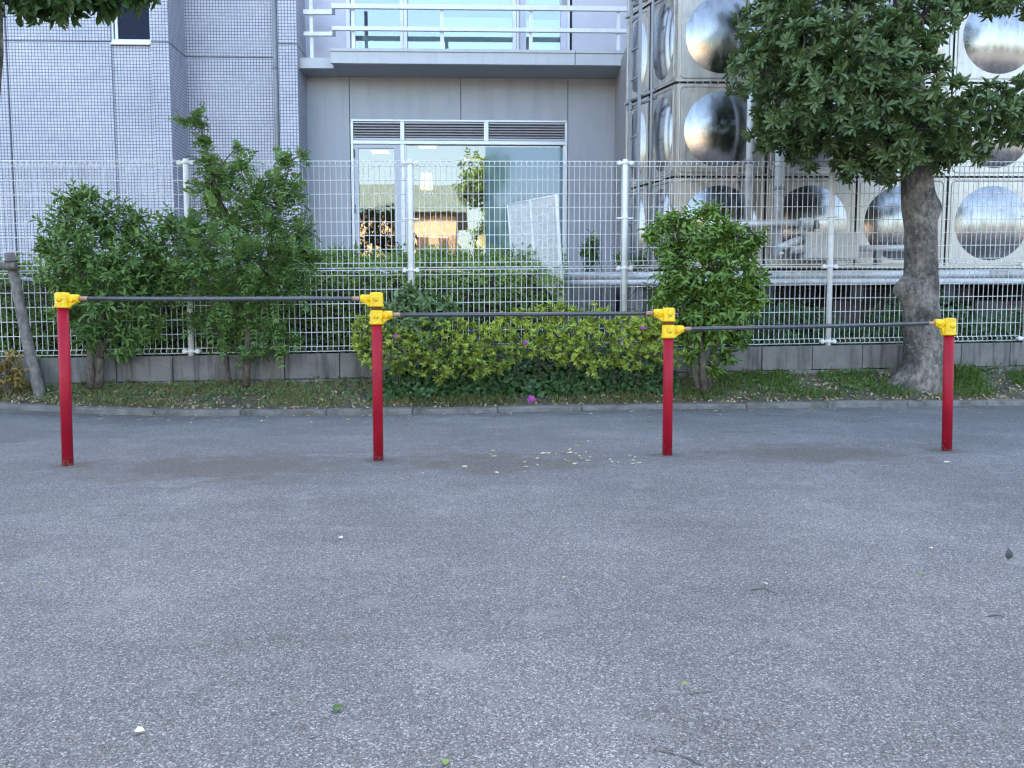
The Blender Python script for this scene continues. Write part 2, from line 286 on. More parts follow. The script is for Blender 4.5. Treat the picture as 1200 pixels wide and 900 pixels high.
# ------------------------------------------------------------------ object helpers
def props(o, label=None, cat=None, group=None, kind=None):
    if label: o["label"] = label
    if cat: o["category"] = cat
    if group: o["group"] = group
    if kind: o["kind"] = kind
    return o
def wloc(o):
    v = Vector((0, 0, 0))
    while o is not None: v = v + o.location; o = o.parent
    return v
def thing(name, label, cat, loc, group=None):
    o = bpy.data.objects.new(name, None); COL.objects.link(o); o.location = loc; o.empty_display_size = 0.1
    return props(o, label, cat, group)

class MB:
    def __init__(s): s.v = []; s.f = []; s.sm = []
    def add(s, vs, fs, smooth=False):
        k = len(s.v); s.v += [tuple(v) for v in vs]; s.f += [tuple(i + k for i in f) for f in fs]; s.sm += [smooth] * len(fs); return s
    def hexa(s, c):            # 8 corners: bottom 4 (ccw from above), top 4
        return s.add(c, [(3, 2, 1, 0), (4, 5, 6, 7), (0, 1, 5, 4), (1, 2, 6, 5), (2, 3, 7, 6), (3, 0, 4, 7)])
    def box(s, x0, x1, y0, y1, z0, z1):
        return s.hexa([(x0, y0, z0), (x1, y0, z0), (x1, y1, z0), (x0, y1, z0), (x0, y0, z1), (x1, y0, z1), (x1, y1, z1), (x0, y1, z1)])
    def obox(s, P, ex, ey, ez):  # oriented box from corner and three edge vectors
        P, ex, ey, ez = map(Vector, (P, ex, ey, ez))
        return s.hexa([P, P + ex, P + ex + ey, P + ey, P + ez, P + ex + ez, P + ex + ey + ez, P + ey + ez])
    def tube(s, path, r, n=8, smooth=True, caps=True):
        path = [Vector(p) for p in path]
        rs = r if isinstance(r, (list, tuple)) else [r] * len(path)
        vs = []; ref = None
        for i, p in enumerate(path):
            a = path[max(i - 1, 0)]; b = path[min(i + 1, len(path) - 1)]
            t = (b - a).normalized()
            if ref is None:
                ref = Vector((0, 0, 1)) if abs(t.z) < 0.9 else Vector((0, 1, 0))
            u = (ref - t * ref.dot(t)).normalized(); w = t.cross(u); ref = u
            for k in range(n):
                an = 2 * math.pi * k / n
                vs.append(p + (u * math.cos(an) + w * math.sin(an)) * rs[i])
        fs = []
        for i in range(len(path) - 1):
            for k in range(n):
                k2 = (k + 1) % n
                fs.append((i * n + k, i * n + k2, (i + 1) * n + k2, (i + 1) * n + k))
        s.add(vs, fs, smooth)
        if caps:
            m = (len(path) - 1) * n
            k0 = len(s.v) - len(vs)
            s.f.append(tuple(k0 + i for i in range(n - 1, -1, -1))); s.sm.append(False)
            s.f.append(tuple(k0 + m + i for i in range(n))); s.sm.append(False)
        return s
    def ball(s, c, rx, ry, rz, nu=12, nv=8):
        c = Vector(c); vs = []
        for j in range(nv + 1):
            th = math.pi * j / nv
            for i in range(nu):
                ph = 2 * math.pi * i / nu
                vs.append(c + Vector((rx * math.sin(th) * math.cos(ph), ry * math.sin(th) * math.sin(ph), rz * math.cos(th))))
        fs = [(j * nu + i, (j + 1) * nu + i, (j + 1) * nu + (i + 1) % nu, j * nu + (i + 1) % nu) for j in range(nv) for i in range(nu)]
        return s.add(vs, fs, True)
    def build(s, name, mat, parent=None, loc=None, bevel=0.0, seg=2):
        me = bpy.data.meshes.new(name)
        off = wloc(parent) if parent is not None else Vector(loc or (0, 0, 0))
        me.from_pydata([tuple(Vector(v) - off) for v in s.v], [], s.f); me.validate()
        if len(me.polygons) == len(s.sm): me.polygons.foreach_set("use_smooth", s.sm)
        me.materials.append(mat)
        o = bpy.data.objects.new(name, me); COL.objects.link(o)
        if parent is not None: o.parent = parent
        else: o.location = off
        if bevel:
            b = o.modifiers.new("bevel", 'BEVEL'); b.width = bevel; b.segments = seg; b.limit_method = 'ANGLE'; b.angle_limit = R(40)
        return o

class Pieces:
    """collects MBs; build() links each as a part of its own under the same name"""
    def __init__(s): s.m = []
    def new(s): s.m.append(MB()); return s.m[-1]
    def build(s, name, mat, parent, bevel=0.0): return [m.build(name, mat, parent, bevel=bevel) for m in s.m]
def bb(pc, *a): return bbox(pc.new(), *a)
def unit(a): return a / np.maximum(np.linalg.norm(a, axis=-1, keepdims=True), 1e-9)
class Leaves:
    def __init__(s): s.V = []; s.T = []
    def add(s, P, D, Nn, Ln, Wd, tone, curl=0.18, fold=0.22, shape=(0.30, 0.5, 0.68, 0.42)):
        P = np.asarray(P, float); n = len(P)
        if n == 0: return
        D = unit(np.asarray(D, float)); Nn = np.asarray(Nn, float); Nn = unit(Nn - D * (Nn * D).sum(-1, keepdims=True)); Sd = np.cross(D, Nn)
        Ln = np.broadcast_to(np.asarray(Ln, float).reshape(-1, 1), (n, 1)); Wd = np.broadcast_to(np.asarray(Wd, float).reshape(-1, 1), (n, 1))
        a, wa, b, wb = shape
        m1 = P + D * Ln * a; m2 = P + D * Ln * b - Nn * curl * Ln * 0.4
        q = np.stack([P, m1 + Sd * Wd * wa + Nn * fold * Wd, m2 + Sd * Wd * wb + Nn * fold * Wd, P + D * Ln - Nn * curl * Ln,
                      m2 - Sd * Wd * wb + Nn * fold * Wd, m1 - Sd * Wd * wa + Nn * fold * Wd], 1)
        s.V.append(q.reshape(-1, 3)); tn = np.broadcast_to(np.asarray(tone, float), (n,)) + 0.35 * (rng.random(n) < 0.07); s.T.append(np.repeat(tn, 6))
    def build(s, name, mat, parent=None, loc=None):
        V = np.concatenate(s.V); T = np.clip(np.concatenate(s.T), 0, 1); n = len(V) // 6
        off = wloc(parent) if parent is not None else Vector(loc or (0, 0, 0)); V = V - np.array(off)
        idx = (np.arange(n)[:, None] * 6 + np.array([[0, 1, 2, 3, 0, 3, 4, 5]])).reshape(-1)
        me = bpy.data.meshes.new(name)
        me.vertices.add(n * 6); me.vertices.foreach_set("co", V.reshape(-1))
        me.loops.add(n * 8); me.loops.foreach_set("vertex_index", idx.astype(np.int32))
        me.polygons.add(n * 2); me.polygons.foreach_set("loop_start", (np.arange(n * 2) * 4).astype(np.int32))
        me.update(calc_edges=True)
        at_ = me.attributes.new("tone", 'FLOAT', 'POINT'); at_.data.foreach_set("value", T.astype(np.float32))
        me.materials.append(mat)
        o = bpy.data.objects.new(name, me); COL.objects.link(o)
        if parent is not None: o.parent = parent
        else: o.location = off
        return o

def rdir(n): return unit(rng.normal(size=(n, 3)))
def tips(c, rad, n, shell=0.5, up=0.35, flat=None):
    """n twig ends in a clump: position and outward axis"""
    d = rdir(n); r = (shell + (1 - shell) * rng.random((n, 1)) ** 0.6)
    rad = np.asarray(rad, float)
    P = np.asarray(c, float) + d * r * rad
    A = unit(d + np.array([0, 0, up]) + rng.normal(size=(n, 3)) * 0.25)
    return P, A
def frame(A):
    ref = np.where(np.abs(A[:, 2:3]) < 0.9, np.array([[0, 0, 1.0]]), np.array([[1.0, 0, 0]]))
    U = unit(np.cross(A, ref)); return U, np.cross(A, U)
def rosettes(lv, P, A, k, Ln, Wd, tone, open_=(50, 85), shape=(0.4, 0.38, 0.75, 0.5), curl=0.15):
    n = len(P); U, W = frame(A); ph0 = rng.random(n) * 6.28
    for j in range(k):
        ph = ph0 + 2.4 * j + rng.normal(size=n) * 0.15
        th = np.radians(rng.uniform(*open_, size=n) * (0.55 + 0.45 * ((j + 1) / k)))[:, None]
        rad = U * np.cos(ph)[:, None] + W * np.sin(ph)[:, None]
        D = A * np.cos(th) + rad * np.sin(th); Nn = A * np.sin(th) - rad * np.cos(th)
        lv.add(P - A * 0.012 * (j / k) * (Ln / 0.08), D, Nn, Ln * rng.uniform(0.6, 1.2, n), Wd * rng.uniform(0.75, 1.15, n), tone + rng.normal(size=n) * 0.13 + 0.16 * (1 - j / k), curl, 0.2, shape)
def sprays(lv, P, A, k, stem, Ln, Wd, tone, ang=55, droop=0.3, shape=(0.32, 0.5, 0.68, 0.40), curl=0.2):
    """alternate leaves along a short twig"""
    n = len(P); U, W = frame(A); ph0 = rng.random(n) * 6.28
    for j in range(k):
        f = (j + 0.5) / k
        ph = ph0 + j * 2.4; rad = U * np.cos(ph)[:, None] + W * np.sin(ph)[:, None]
        th = math.radians(ang) * (1.25 - 0.9 * f ** 2)
        D = A * math.cos(th) + rad * math.sin(th) - np.array([0, 0, droop]) * rng.random((n, 1))
        Nn = A * math.sin(th) - rad * math.cos(th) + np.array([0, 0, 0.7])
        lv.add(P - A * stem * (1 - f), D, Nn, Ln * rng.uniform(0.7, 1.15, n), Wd * rng.uniform(0.75, 1.1, n), tone + rng.normal(size=n) * 0.10 + 0.22 * (f - 0.5), curl, 0.2, shape)
def pinnate(lv, P, A, pairs, stem, Ln, Wd, tone):
    n = len(P); A = unit(A); sd = unit(np.cross(A, np.array([0, 0, 1.0]) + rng.normal(size=(n, 3)) * 0.35)); up = np.cross(sd, A)
    for j in range(pairs):
        f = (j + 1) / pairs; base = P - A * stem * (1 - f) - np.array([0, 0, 1]) * (stem * 0.22 * f * f)
        for sgn in (-1, 1):
            D = sd * sgn + A * 0.75 + rng.normal(size=(n, 3)) * 0.12
            lv.add(base, D, up + rng.normal(size=(n, 3)) * 0.2, Ln * rng.uniform(0.8, 1.15, n) * (1.05 - 0.25 * abs(f - 0.5)), Wd * rng.uniform(0.8, 1.1, n), tone + rng.normal(size=n) * 0.08, 0.1, 0.15)
    lv.add(P - np.array([0, 0, 1]) * stem * 0.22, A - np.array([0, 0, 0.3]), up, Ln, Wd, tone, 0.1, 0.15)
def limb(mb, a, b, r0, r1, n=7, bend=0.12, seg=7):
    a, b = Vector(a), Vector(b); d = b - a; ln = d.length
    off = Vector((random.uniform(-1, 1), random.uniform(-1, 1), random.uniform(-0.3, 0.8))) * ln * bend
    pts = []; rs = []
    for i in range(seg):
        t = i / (seg - 1); pts.append(a + d * t + off * math.sin(math.pi * t)); rs.append(r0 + (r1 - r0) * t)
    mb.tube(pts, rs, n); return pts

# ------------------------------------------------------------------ ground
KX = [-60, -6.2, -4.35, -3.6, -2.95, -1.42, 1.1, 4.46, 8, 60]
KZ = [0.06, 0.05, 0.030, -0.002, -0.018, -0.015, 0.014, 0.034, 0.045, 0.06]
KY = [6.9, 6.66, 6.55, 6.46, 6.43, 6.45, 6.62, 6.80, 7.0, 7.9]
def gz(x, y):
    zk = float(np.interp(x, KX, KZ)); zb = 0.006 + 0.0033 * max(-8, min(8, x))
    t = max(0.0, min(1.0, (y - 4.4) / 2.0)); t = t * t * (3 - 2 * t)
    return zb * (1 - t) + zk * t + 0.004 * mnoise.noise(Vector((x * 0.7, y * 0.7, 0)))
def ky(x): return float(np.interp(x, KX, KY))
def fy(x): return 7.1 + 0.0705 * (x + 2.93)
def onground(px, py):
    z = 0.0
    for _ in range(6):
        d = ray(px, py); t = (z - H) / d[2]; x, y = d[0] * t, d[1] * t; z = gz(x, y)
    return Vector((x, y, z))

mb = MB()
xs = list(np.concatenate([np.linspace(-60, -9, 12), np.linspace(-8, 8, 65), np.linspace(9, 60, 12)]))
rows = 52
for x in xs:
    yk = ky(x) + 0.02
    for j in range(rows):
        t = j / (rows - 1); y = -60 + (yk + 60) * (1 - (1 - t) ** 3)
        mb.v.append((x, y, gz(x, y)))
for i in range(len(xs) - 1):
    for j in range(rows - 1):
        mb.f.append((i * rows + j, (i + 1) * rows + j, (i + 1) * rows + j + 1, i * rows + j + 1)); mb.sm.append(True)
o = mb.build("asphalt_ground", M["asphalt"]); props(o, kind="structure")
o = MB().box(-400, 400, -400, 400, -1.0, -0.35).build("far_ground", M["far"]); props(o, kind="structure")

# kerb: precast lengths with open joints
mb = MB(); x = -6.6
while x < 8.5:
    x2 = x + 0.717; h = 0.046 + random.uniform(-0.006, 0.006)
    def kp(xx, off, zz): return (xx - 0.05 * off, ky(xx) + off, gz(xx, ky(xx)) + zz)
    mb.hexa([kp(x, 0, -0.2), kp(x2, 0, -0.2), kp(x2, 0.12, -0.2), kp(x, 0.12, -0.2), kp(x, 0.008, h), kp(x2, 0.008, h), kp(x2, 0.12, h + 0.004), kp(x, 0.12, h + 0.004)])
    x += 0.72
o = mb.build("kerb", M["kerb"], bevel=0.012); props(o, kind="structure")

# planting bed from kerb up to the block wall
def bz(x, t): return gz(x, ky(x)) + 0.036 + (0.245 + 0.012 * x - gz(x, ky(x)) - 0.036) * (t ** 0.8)
mb = MB(); bx = np.linspace(-9, 10, 120); nb = 12
for x in bx:
    y0, y1 = ky(x) + 0.11, fy(x) - 0.03
    for j in range(nb):
        t = j / (nb - 1); y = y0 + (y1 - y0) * t
        mb.v.append((x, y, bz(x, t) + 0.018 * mnoise.noise(Vector((x * 4, y * 4, 1))) * (1 if 0 < j else 0)))
for i in range(len(bx) - 1):
    for j in range(nb - 1):
        mb.f.append((i * nb + j, (i + 1) * nb + j, (i + 1) * nb + j + 1, i * nb + j + 1)); mb.sm.append(True)
o = mb.build("planting_bed", M["bed"]); props(o, kind="structure")
def bedp(x, t): return Vector((x, ky(x) + 0.11 + (fy(x) - 0.14 - ky(x)) * t, bz(x, t)))
mb = MB().hexa([(-60, 3.3, 0.0), (60, 11.6, 0.0), (60, 60, 0.0), (-60, 60, 0.0), (-60, 3.36, 0.30), (60, 11.66, 0.34), (60, 60, 0.36), (-60, 60, 0.30)])
o = mb.build("soil_behind_wall", M["soil"]); props(o, kind="structure")

# ------------------------------------------------------------------ low block wall
wall = thing("block_wall", "low grey concrete block wall with damp stains under the white mesh fence", "wall", (0.3, fy(0.3), 0.2))
def wtop(x): return 0.470 + 0.0134 * (x + 2.15)
mb = MB(); x = -9.07
ex = Vector((1, 0.0705, 0)).normalized(); en = Vector((-ex.y, ex.x, 0))
while x < 10:
    w = 0.492
    P = Vector((x, fy(x), 0)) - en * 0.065
    a = P; b = P + ex * w
    mb.hexa([tuple(a + Vector((0, 0, 0.275 + 0.0134 * x))), tuple(b + Vector((0, 0, 0.275 + 0.0134 * x))), tuple(b + en * 0.12 + Vector((0, 0, 0.275 + .0134 * x))), tuple(a + en * 0.12 + Vector((0, 0, 0.275 + .0134 * x))),
             tuple(a + Vector((0, 0, wtop(x)))), tuple(b + Vector((0, 0, wtop(x + w)))), tuple(b + en * 0.12 + Vector((0, 0, wtop(x + w)))), tuple(a + en * 0.12 + Vector((0, 0, wtop(x))))])
    x += 0.4985
mb.build("upper_course", M["block"], wall, bevel=0.005)
mb = MB(); x = -9.3
while x < 10:
    a = Vector((x, fy(x), 0)) - en * 0.072; b = a + ex * 0.493; z1 = 0.270 + 0.0134 * x
    mb.hexa([tuple(a - Vector((0, 0, 0.2))), tuple(b - Vector((0, 0, 0.2))), tuple(b + en * 0.13 - Vector((0, 0, .2))), tuple(a + en * 0.13 - Vector((0, 0, .2))),
             tuple(a + Vector((0, 0, z1))), tuple(b + Vector((0, 0, z1))), tuple(b + en * 0.13 + Vector((0, 0, z1))), tuple(a + en * 0.13 + Vector((0, 0, z1)))])
    x += 0.4985
mb.build("lower_course", M["block"], wall, bevel=0.005)

# ------------------------------------------------------------------ white mesh fence
fence = thing("mesh_fence", "white welded wire mesh fence on round posts behind the shrubs", "fence", (-0.9, fy(-0.9), 0.48))
def fbase(x): return 0.500 + 0.0134 * (x + 1.56)
FH, MID0, MID1 = 1.732, 0.742, 0.762
def post_x(i): return -2.93 + 1.995 * i
for i in range(-2, 6):
    x = post_x(i); P = Vector((x, fy(x), 0)); zb = fbase(x)
    lean = [0, 0, 0.004, 0.0, -0.003, -0.006, -0.012, 0][i + 2]
    z0, z1 = wtop(x) - 0.03, zb + FH + 0.012
    pts = [(P.x - lean, P.y - 0.03, z0), (P.x + lean, P.y - 0.03, z1 - 0.006), (P.x + lean, P.y - 0.03, z1)]
    pm = MB().tube(pts, [0.026, 0.026, 0.022], 14).build("fence_post", M["fence"], fence)
    for zc in (zb + 0.02, zb + MID0 - 0.004, zb + FH - 0.02):
        cl = MB(); t = (zc - z0) / (z1 - z0); cx = P.x - lean + 2 * lean * t
        cl.tube([(cx, P.y - 0.03, zc - 0.016), (cx, P.y - 0.03, zc + 0.016)], 0.0295, 14)
        for sg in (-1, 1):
            c = Vector((cx, P.y - 0.03, zc)) + ex * sg * 0.058
            cl.tube([c - en * 0.012, c + en * 0.022], 0.020, 10)
            cl.tube([c - en * 0.018, c - en * 0.012], 0.009, 8)
            cl.obox(c - ex * 0.03 * sg - Vector((0, 0, 0.010)) - en * 0.006, ex * 0.03 * sg, en * 0.012, (0, 0, 0.02))
        cl.build("post_clamp", M["fence"], pm)
    cl = MB(); zc = zb + 1.205; t = (zc - z0) / (z1 - z0); cx = P.x - lean + 2 * lean * t
    cl.tube([(cx, P.y - 0.03, zc - 0.009), (cx, P.y - 0.03, zc + 0.009)], 0.0285, 14)
    c = Vector((cx, P.y - 0.03, zc)); cl.obox(c - ex * 0.075 - en * 0.004 - Vector((0, 0, 0.006)), ex * 0.15, en * 0.02, (0, 0, 0.012))
    cl.build("post_clamp", M["fence"], pm)
def mesh_panel(xa, xb, dz0, dz1, rows):
    mb = MB(); n = 40
    A = Vector((xa, fy(xa), 0)) + ex * 0.03 + en * 0.0; ln = (xb - xa) / ex.x - 0.06
    for k in range(n):
        s_ = ln * k / (n - 1); q = A + ex * s_; zb = fbase(q.x)
        jit = random.uniform(-0.002, 0.002)
        z0, z1 = zb + dz0, zb + dz1
        pr = [(0, z0), (-0.028, z0 + 0.022), (0, z0 + 0.046), (jit * 2, (z0 + z1) / 2), (0, z1 - 0.046), (-0.028, z1 - 0.022), (0, z1)]
        mb.tube([q - en * (-d) + ex * jit + Vector((0, 0, z)) for d, z in pr], 0.0030, 5, caps=False)
    zs = [(0, 0), (0, 0.046)] + [(0, 0.046 + (dz1 - dz0 - 0.092) * j / rows) for j in range(1, rows)] + [(0, dz1 - dz0 - 0.046), (0, dz1 - dz0)]
    for off, h in zs:
        a = A - ex * 0.008; b = A + ex * (ln + 0.008)
        e_ = 0.0042 if h < 0.01 or h > dz1 - dz0 - 0.01 else 0.0034
        mb.tube([a + Vector((0, 0, fbase(a.x) + dz0 + h)) + en * 0.004, b + Vector((0, 0, fbase(b.x) + dz0 + h)) + en * 0.004], e_, 6)
    return mb.build("mesh_panel", M["fence"], fence)
for i in range(-2, 5):
    mesh_panel(post_x(i), post_x(i + 1), 0.0, MID0, 5)
    mesh_panel(post_x(i), post_x(i + 1), MID1, FH, 7)

# ------------------------------------------------------------------ horizontal bars
Ys = [4.12, 4.25, 4.385, 4.51]
base = [(79.5, 545.5), (443.5, 542), (782, 532), (1109.5, 526.5)]
topc = [(73.0, 343.5), (441.0, 343.5), (783.5, 361.5), (1112.5, 373.5)]
def shear(i, py):                       # point on the axis of post i at photo height py
    (bx_, by_), (tx_, ty_) = base[i], topc[i]; t = (by_ - py) / (by_ - ty_)
    return at(bx_ + (tx_ - bx_) * t, py, Ys[i])
B0 = onground(600, 540)
bars = thing("horizontal_bars", "playground horizontal bars of three heights on four red posts with yellow joints", "horizontal bars", B0)
PR, CR = 0.0280, 0.0370
def fitting(i, py0, py1, sockets, gusset=1.0):
    top, bot = shear(i, py0), shear(i, py1); ax = (top - bot).normalized(); h = (top - bot).length
    mb = MB()
    prof = [(0, CR + 0.003), (0.006, CR + 0.004), (0.012, CR + 0.003), (0.016, CR), (h - 0.012, CR), (h - 0.005, CR - 0.003), (h - 0.001, CR - 0.010), (h, CR - 0.026)]
    mb.tube([bot + ax * d for d, _ in prof], [r for _, r in prof], 28)
    for (sg, pyc) in sockets:
        c = shear(i, pyc); dx = Vector((sg, 0.0787 * sg, 0)).normalized()
        mb.tube([c + dx * 0.015, c + dx * 0.080, c + dx * 0.085, c + dx * 0.087], [0.0225, 0.0225, 0.021, 0.014], 20)
        # gusset below the socket
        zlow = -0.044 * gusset
        e2 = Vector((-dx.y, dx.x, 0))
        vs = []
        for yy in (-0.011, 0.011):
            for (d, z) in ((0.030, -0.015), (0.080, -0.015), (0.070, -0.024), (0.052, -0.032), (0.040, zlow)):
                vs.append(c + dx * d + e2 * yy + Vector((0, 0, z)))
        mb.add(vs, [(0, 1, 2, 3, 4), (9, 8, 7, 6, 5), (0, 5, 6, 1), (1, 6, 7, 2), (2, 7, 8, 3), (3, 8, 9, 4), (4, 9, 5, 0)])
    o = mb.build("joint_fitting", M["yellow"], bars)
    bm_ = Pieces()
    cc = (top + bot) * 0.5 + ax * 0.005
    fr = Vector((0.05, -1, 0)).normalized()
    bm_.new().tube([cc + fr * (CR - 0.006), cc + fr * (CR + 0.002), cc + fr * (CR + 0.006), cc + fr * (CR + 0.008)], [0.0165, 0.016, 0.012, 0.006], 16)
    for (sg, pyc) in sockets:
        c = shear(i, pyc) + Vector((sg * 0.055, 0, -0.012)); bm_.new().tube([c + fr * 0.012, c + fr * 0.0235, c + fr * 0.0245], [0.008, 0.008, 0.005], 10)
    bm_.build("bolt_boss", M["yellow"], o)
for i, (pt, pb) in enumerate(((352, 545.5), (345, 542), (364, 532), (380, 526.5))):
    a, b = shear(i, pb), shear(i, pt); a = a + (a - b).normalized() * 0.06
    MB().tube([a, b], PR, 28).build("post", M["red"], bars)
fitting(0, 342.5, 361, [(1, 350)])
fitting(1, 342.5, 359.7, [(-1, 350)]); fitting(1, 363, 380.3, [(1, 369)])
fitting(2, 360.5, 377, [(-1, 367)]); fitting(2, 380.2, 396.3, [(1, 386)])
fitting(3, 372.5, 392.8, [(-1, 378.5)], 1.6)
for i, (p0, p1) in ((1, (358.5, 364.5)), (2, (376, 381.5))):
    a, b = shear(i, p0), shear(i, p1); MB().tube([a, b], PR + 0.001, 24).build("rust_band", M["rust"], bars)
for (i, p0, j, p1) in ((0, 350, 1, 350), (1, 369, 2, 367), (2, 386, 3, 378.5)):
    a, b = shear(i, p0), shear(j, p1); d = (b - a).normalized(); mid = (a + b) / 2 - Vector((0, 0, 0.002))
    o = MB().tube([a + d * 0.05, mid, b - d * 0.05], 0.0115, 16).build("crossbar", M["bar"], bars)
    w = Pieces()
    w.new().tube([a + d * 0.08, a + d * 0.13], 0.0119, 16); w.new().tube([b - d * 0.13, b - d * 0.08], 0.0119, 16); w.build("worn_end", M["worn"], o)

# ------------------------------------------------------------------ building
e1 = Vector((math.cos(YAW), math.sin(YAW), 0)); e2 = Vector((-math.sin(YAW), math.cos(YAW), 0)); O = Vector((0, 13.4, 0))
def W(s_, n, z): return O + e1 * s_ + e2 * n + Vector((0, 0, z))
def hit(px, py, n):                     # photo pixel -> (along facade, height) on the facade plane offset by n
    d = Vector(ray(px, py)); C = Vector((0, 0, H)); t = ((O + e2 * n) - C).dot(e2) / d.dot(e2); p = C + d * t
    return (p - O).dot(e1), p.z
def sz(px0, py0, px1, py1, n):
    my, mx = (py0 + py1) / 2, (px0 + px1) / 2
    return hit(px0, my, n)[0], hit(px1, my, n)[0], hit(mx, py1, n)[1], hit(mx, py0, n)[1]
def bbox(mb, s0, s1, z0, z1, n0, n1): return mb.hexa([W(s0, n0, z0), W(s1, n0, z0), W(s1, n1, z0), W(s0, n1, z0), W(s0, n0, z1), W(s1, n0, z1), W(s1, n1, z1), W(s0, n1, z1)])
def pb(mb, px0, py0, px1, py1, n, d):
    s0, s1, z0, z1 = sz(px0, py0, px1, py1, n); return bbox(mb, s0, s1, z0, z1, n, n + d)
bld = thing("office_building", "two storey office building with lavender mosaic tiles, grey panels and a ledge", "building", W(0, 0, 0.36))
ZS = hit(560, 84.5, 0)[1]               # underside of the ledge
ZTOP = 9.0
# tiled volumes (their expansion joints are open gaps between the pieces)
def X(px, n, py=150): return hit(px, py, n)[0]
nL, nLr, nR, nP = -0.63, -0.595, 0.05, -0.60
zj = hit(100, 48.5, nL)[1]; zjr = zj
sA, sB, sC, sD = X(-900, nL), X(133.5, nL), X(180, nL), X(200, nL, 120)
sJ = X(14, nL, 180)
tw = Pieces()
for (z0, z1) in ((0.2, zj - 0.008), (zj + 0.008, ZTOP)):
    bb(tw, sA, sJ - 0.012, z0, z1, nL, 3.0); bb(tw, sJ + 0.012, sB, z0, z1, nL, 3.0); bb(tw, sC, sD, z0, z1, nL, 3.0)
bb(tw, sB + 0.001, sC - 0.018, 0.2, hit(157, 54, nLr)[1], nLr, 3.0)
wz0, wz1 = hit(157, 48, nLr)[1], hit(157, 48, nLr)[1] + 1.7
bb(tw, sB + 0.001, sC - 0.001, wz1, ZTOP, nLr, 3.0)
sE, sF, sG = X(322, nR), X(328, nP), X(350, nP)
for (z0, z1) in ((0.2, zj - 0.008), (zj + 0.008, ZTOP)):
    bb(tw, sD + 0.002, sF + 0.2, z0, z1, nR, 3.0); bb(tw, sF, sG, z0, z1, nP, 3.0 - 0.01)
tw.build("tiled_wall", M["tile"], bld)
jt = Pieces(); bb(jt, sA + .02, sD - 0.02, 0.2, ZTOP - 0.05, nL + 0.1, 2.9); bb(jt, sD - .01, sF + 0.1, 0.2, ZTOP - 0.05, nR + 0.03, 2.9); bb(jt, sF + 0.02, sG - 0.02, 0.2, ZTOP - 0.05, nP + 0.02, 2.9)
jt.build("joint_backing", M["joint"], bld)
fw = MB(); s0, s1 = sB + 0.004, sC - 0.004
bbox(fw, s0, s1, wz0 - 0.07, wz0 - 0.045, nLr - 0.05, nLr + 0.1); bbox(fw, s0, s1, wz0 - 0.04, wz0 + 0.02, nLr - 0.01, nLr + 0.1)
bbox(fw, s0, s0 + 0.03, wz0 + 0.021, wz1, nLr, nLr + 0.1); bbox(fw, s0 + 0.045, s0 + 0.085, wz0 + 0.021, wz1 - .04, nLr + 0.03, nLr + 0.09); bbox(fw, s1 - 0.015, s1, wz0 + 0.021, wz1, nLr, nLr + 0.1); bbox(fw, s0 + .031, s1 - .016, wz1 - 0.04, wz1, nLr, nLr + 0.1)
wn = fw.build("window", M["alu"], bld)
g = MB(); bbox(g, s0 + 0.03, s1 - 0.015, wz0 + 0.02, wz1 - 0.04, nLr + 0.06, nLr + 0.065); g.build("pane", M["glassd"], wn)
g = MB(); bbox(g, s0 + 0.03, s1 - 0.015, wz0 + 0.0, wz1, nLr + 0.4, nLr + 0.42); g.build("dark_room", M["dark"], wn)
dp = MB(); cs = X(325, nR - 0.06); dp.tube([W(cs, nR - 0.055, 0.3), W(cs, nR - 0.055, ZTOP - 0.2)], 0.048, 14)
zc = hit(325, 80, nR)[1]; dp.tube([W(cs, nR - 0.055, zc - 0.04), W(cs, nR - 0.055, zc + 0.04)], 0.054, 14); dp.build("downpipe", M["galv"], bld)

# ground-floor facade of grey panels
oz1 = hit(540, 140.5, 0)[1]; ZF = 1.42
sL = sG - 0.35; s410, s540, s665, s720 = X(410, 0), X(540, 0, 110), X(665.3, 0), X(720, 0)
wp = Pieces()
for (a, b, z0, z1) in ((sL, s410 - 0.006, 0.3, ZS), (s410 + 0.006, s540 - 0.006, oz1, ZS), (s540 + 0.006, s665 - 0.006, oz1, ZS), (s665 + 0.006, s720 + 0.6, 0.3, ZS)):
    bb(wp, a, b, z0, z1, 0, 0.14)
wp.build("wall_panel", M["panelw"], bld)
jb = Pieces(); bb(jb, sL, s410, 0.3, ZS, 0.1, 0.28); bb(jb, s410, s665, oz1 + 0.02, ZS, 0.1, 0.28); bb(jb, s665, s720 + 0.6, 0.3, ZS, 0.1, 0.28); jb.build("joint_backing", M["joint"], bld)
# opening frame
fr = MB()
def opening_piece(px0, py0, px1, py1, n0=-0.015, d=0.11): pb(fr, px0, py0, px1, py1, n0, d)
zA, zB_ = hit(540, 165.2, 0)[1], hit(540, 169.5, 0)[1]
so0, so1 = X(410.8, 0), X(665, 0)
bbox(fr, so0, so1, oz1 - 0.035, oz1 - 0.002, -0.015, 0.10); bbox(fr, so0, so1, zB_, zA, -0.018, 0.10)
bbox(fr, so0, so0 + 0.045, ZF, oz1 - 0.036, -0.012, 0.10); bbox(fr, so1 - 0.045, so1, ZF, oz1 - 0.036, -0.012, 0.10)
m1 = X(471.5, 0); bbox(fr, m1 - 0.035, m1 + 0.035, ZF, zB_ - 0.001, -0.016, 0.10); bbox(fr, m1 - 0.035, m1 + 0.035, zA + 0.001, oz1 - 0.036, -0.016, 0.10)
m2 = X(569.8, 0); bbox(fr, m2 - 0.04, m2 + 0.04, zA + 0.001, oz1 - 0.036, -0.014, 0.10)
bbox(fr, m1 + 0.036, so1 - 0.046, ZF, ZF + 0.06, -0.01, 0.10)
fr.build("opening_frame", M["alu"], bld, bevel=0.004)
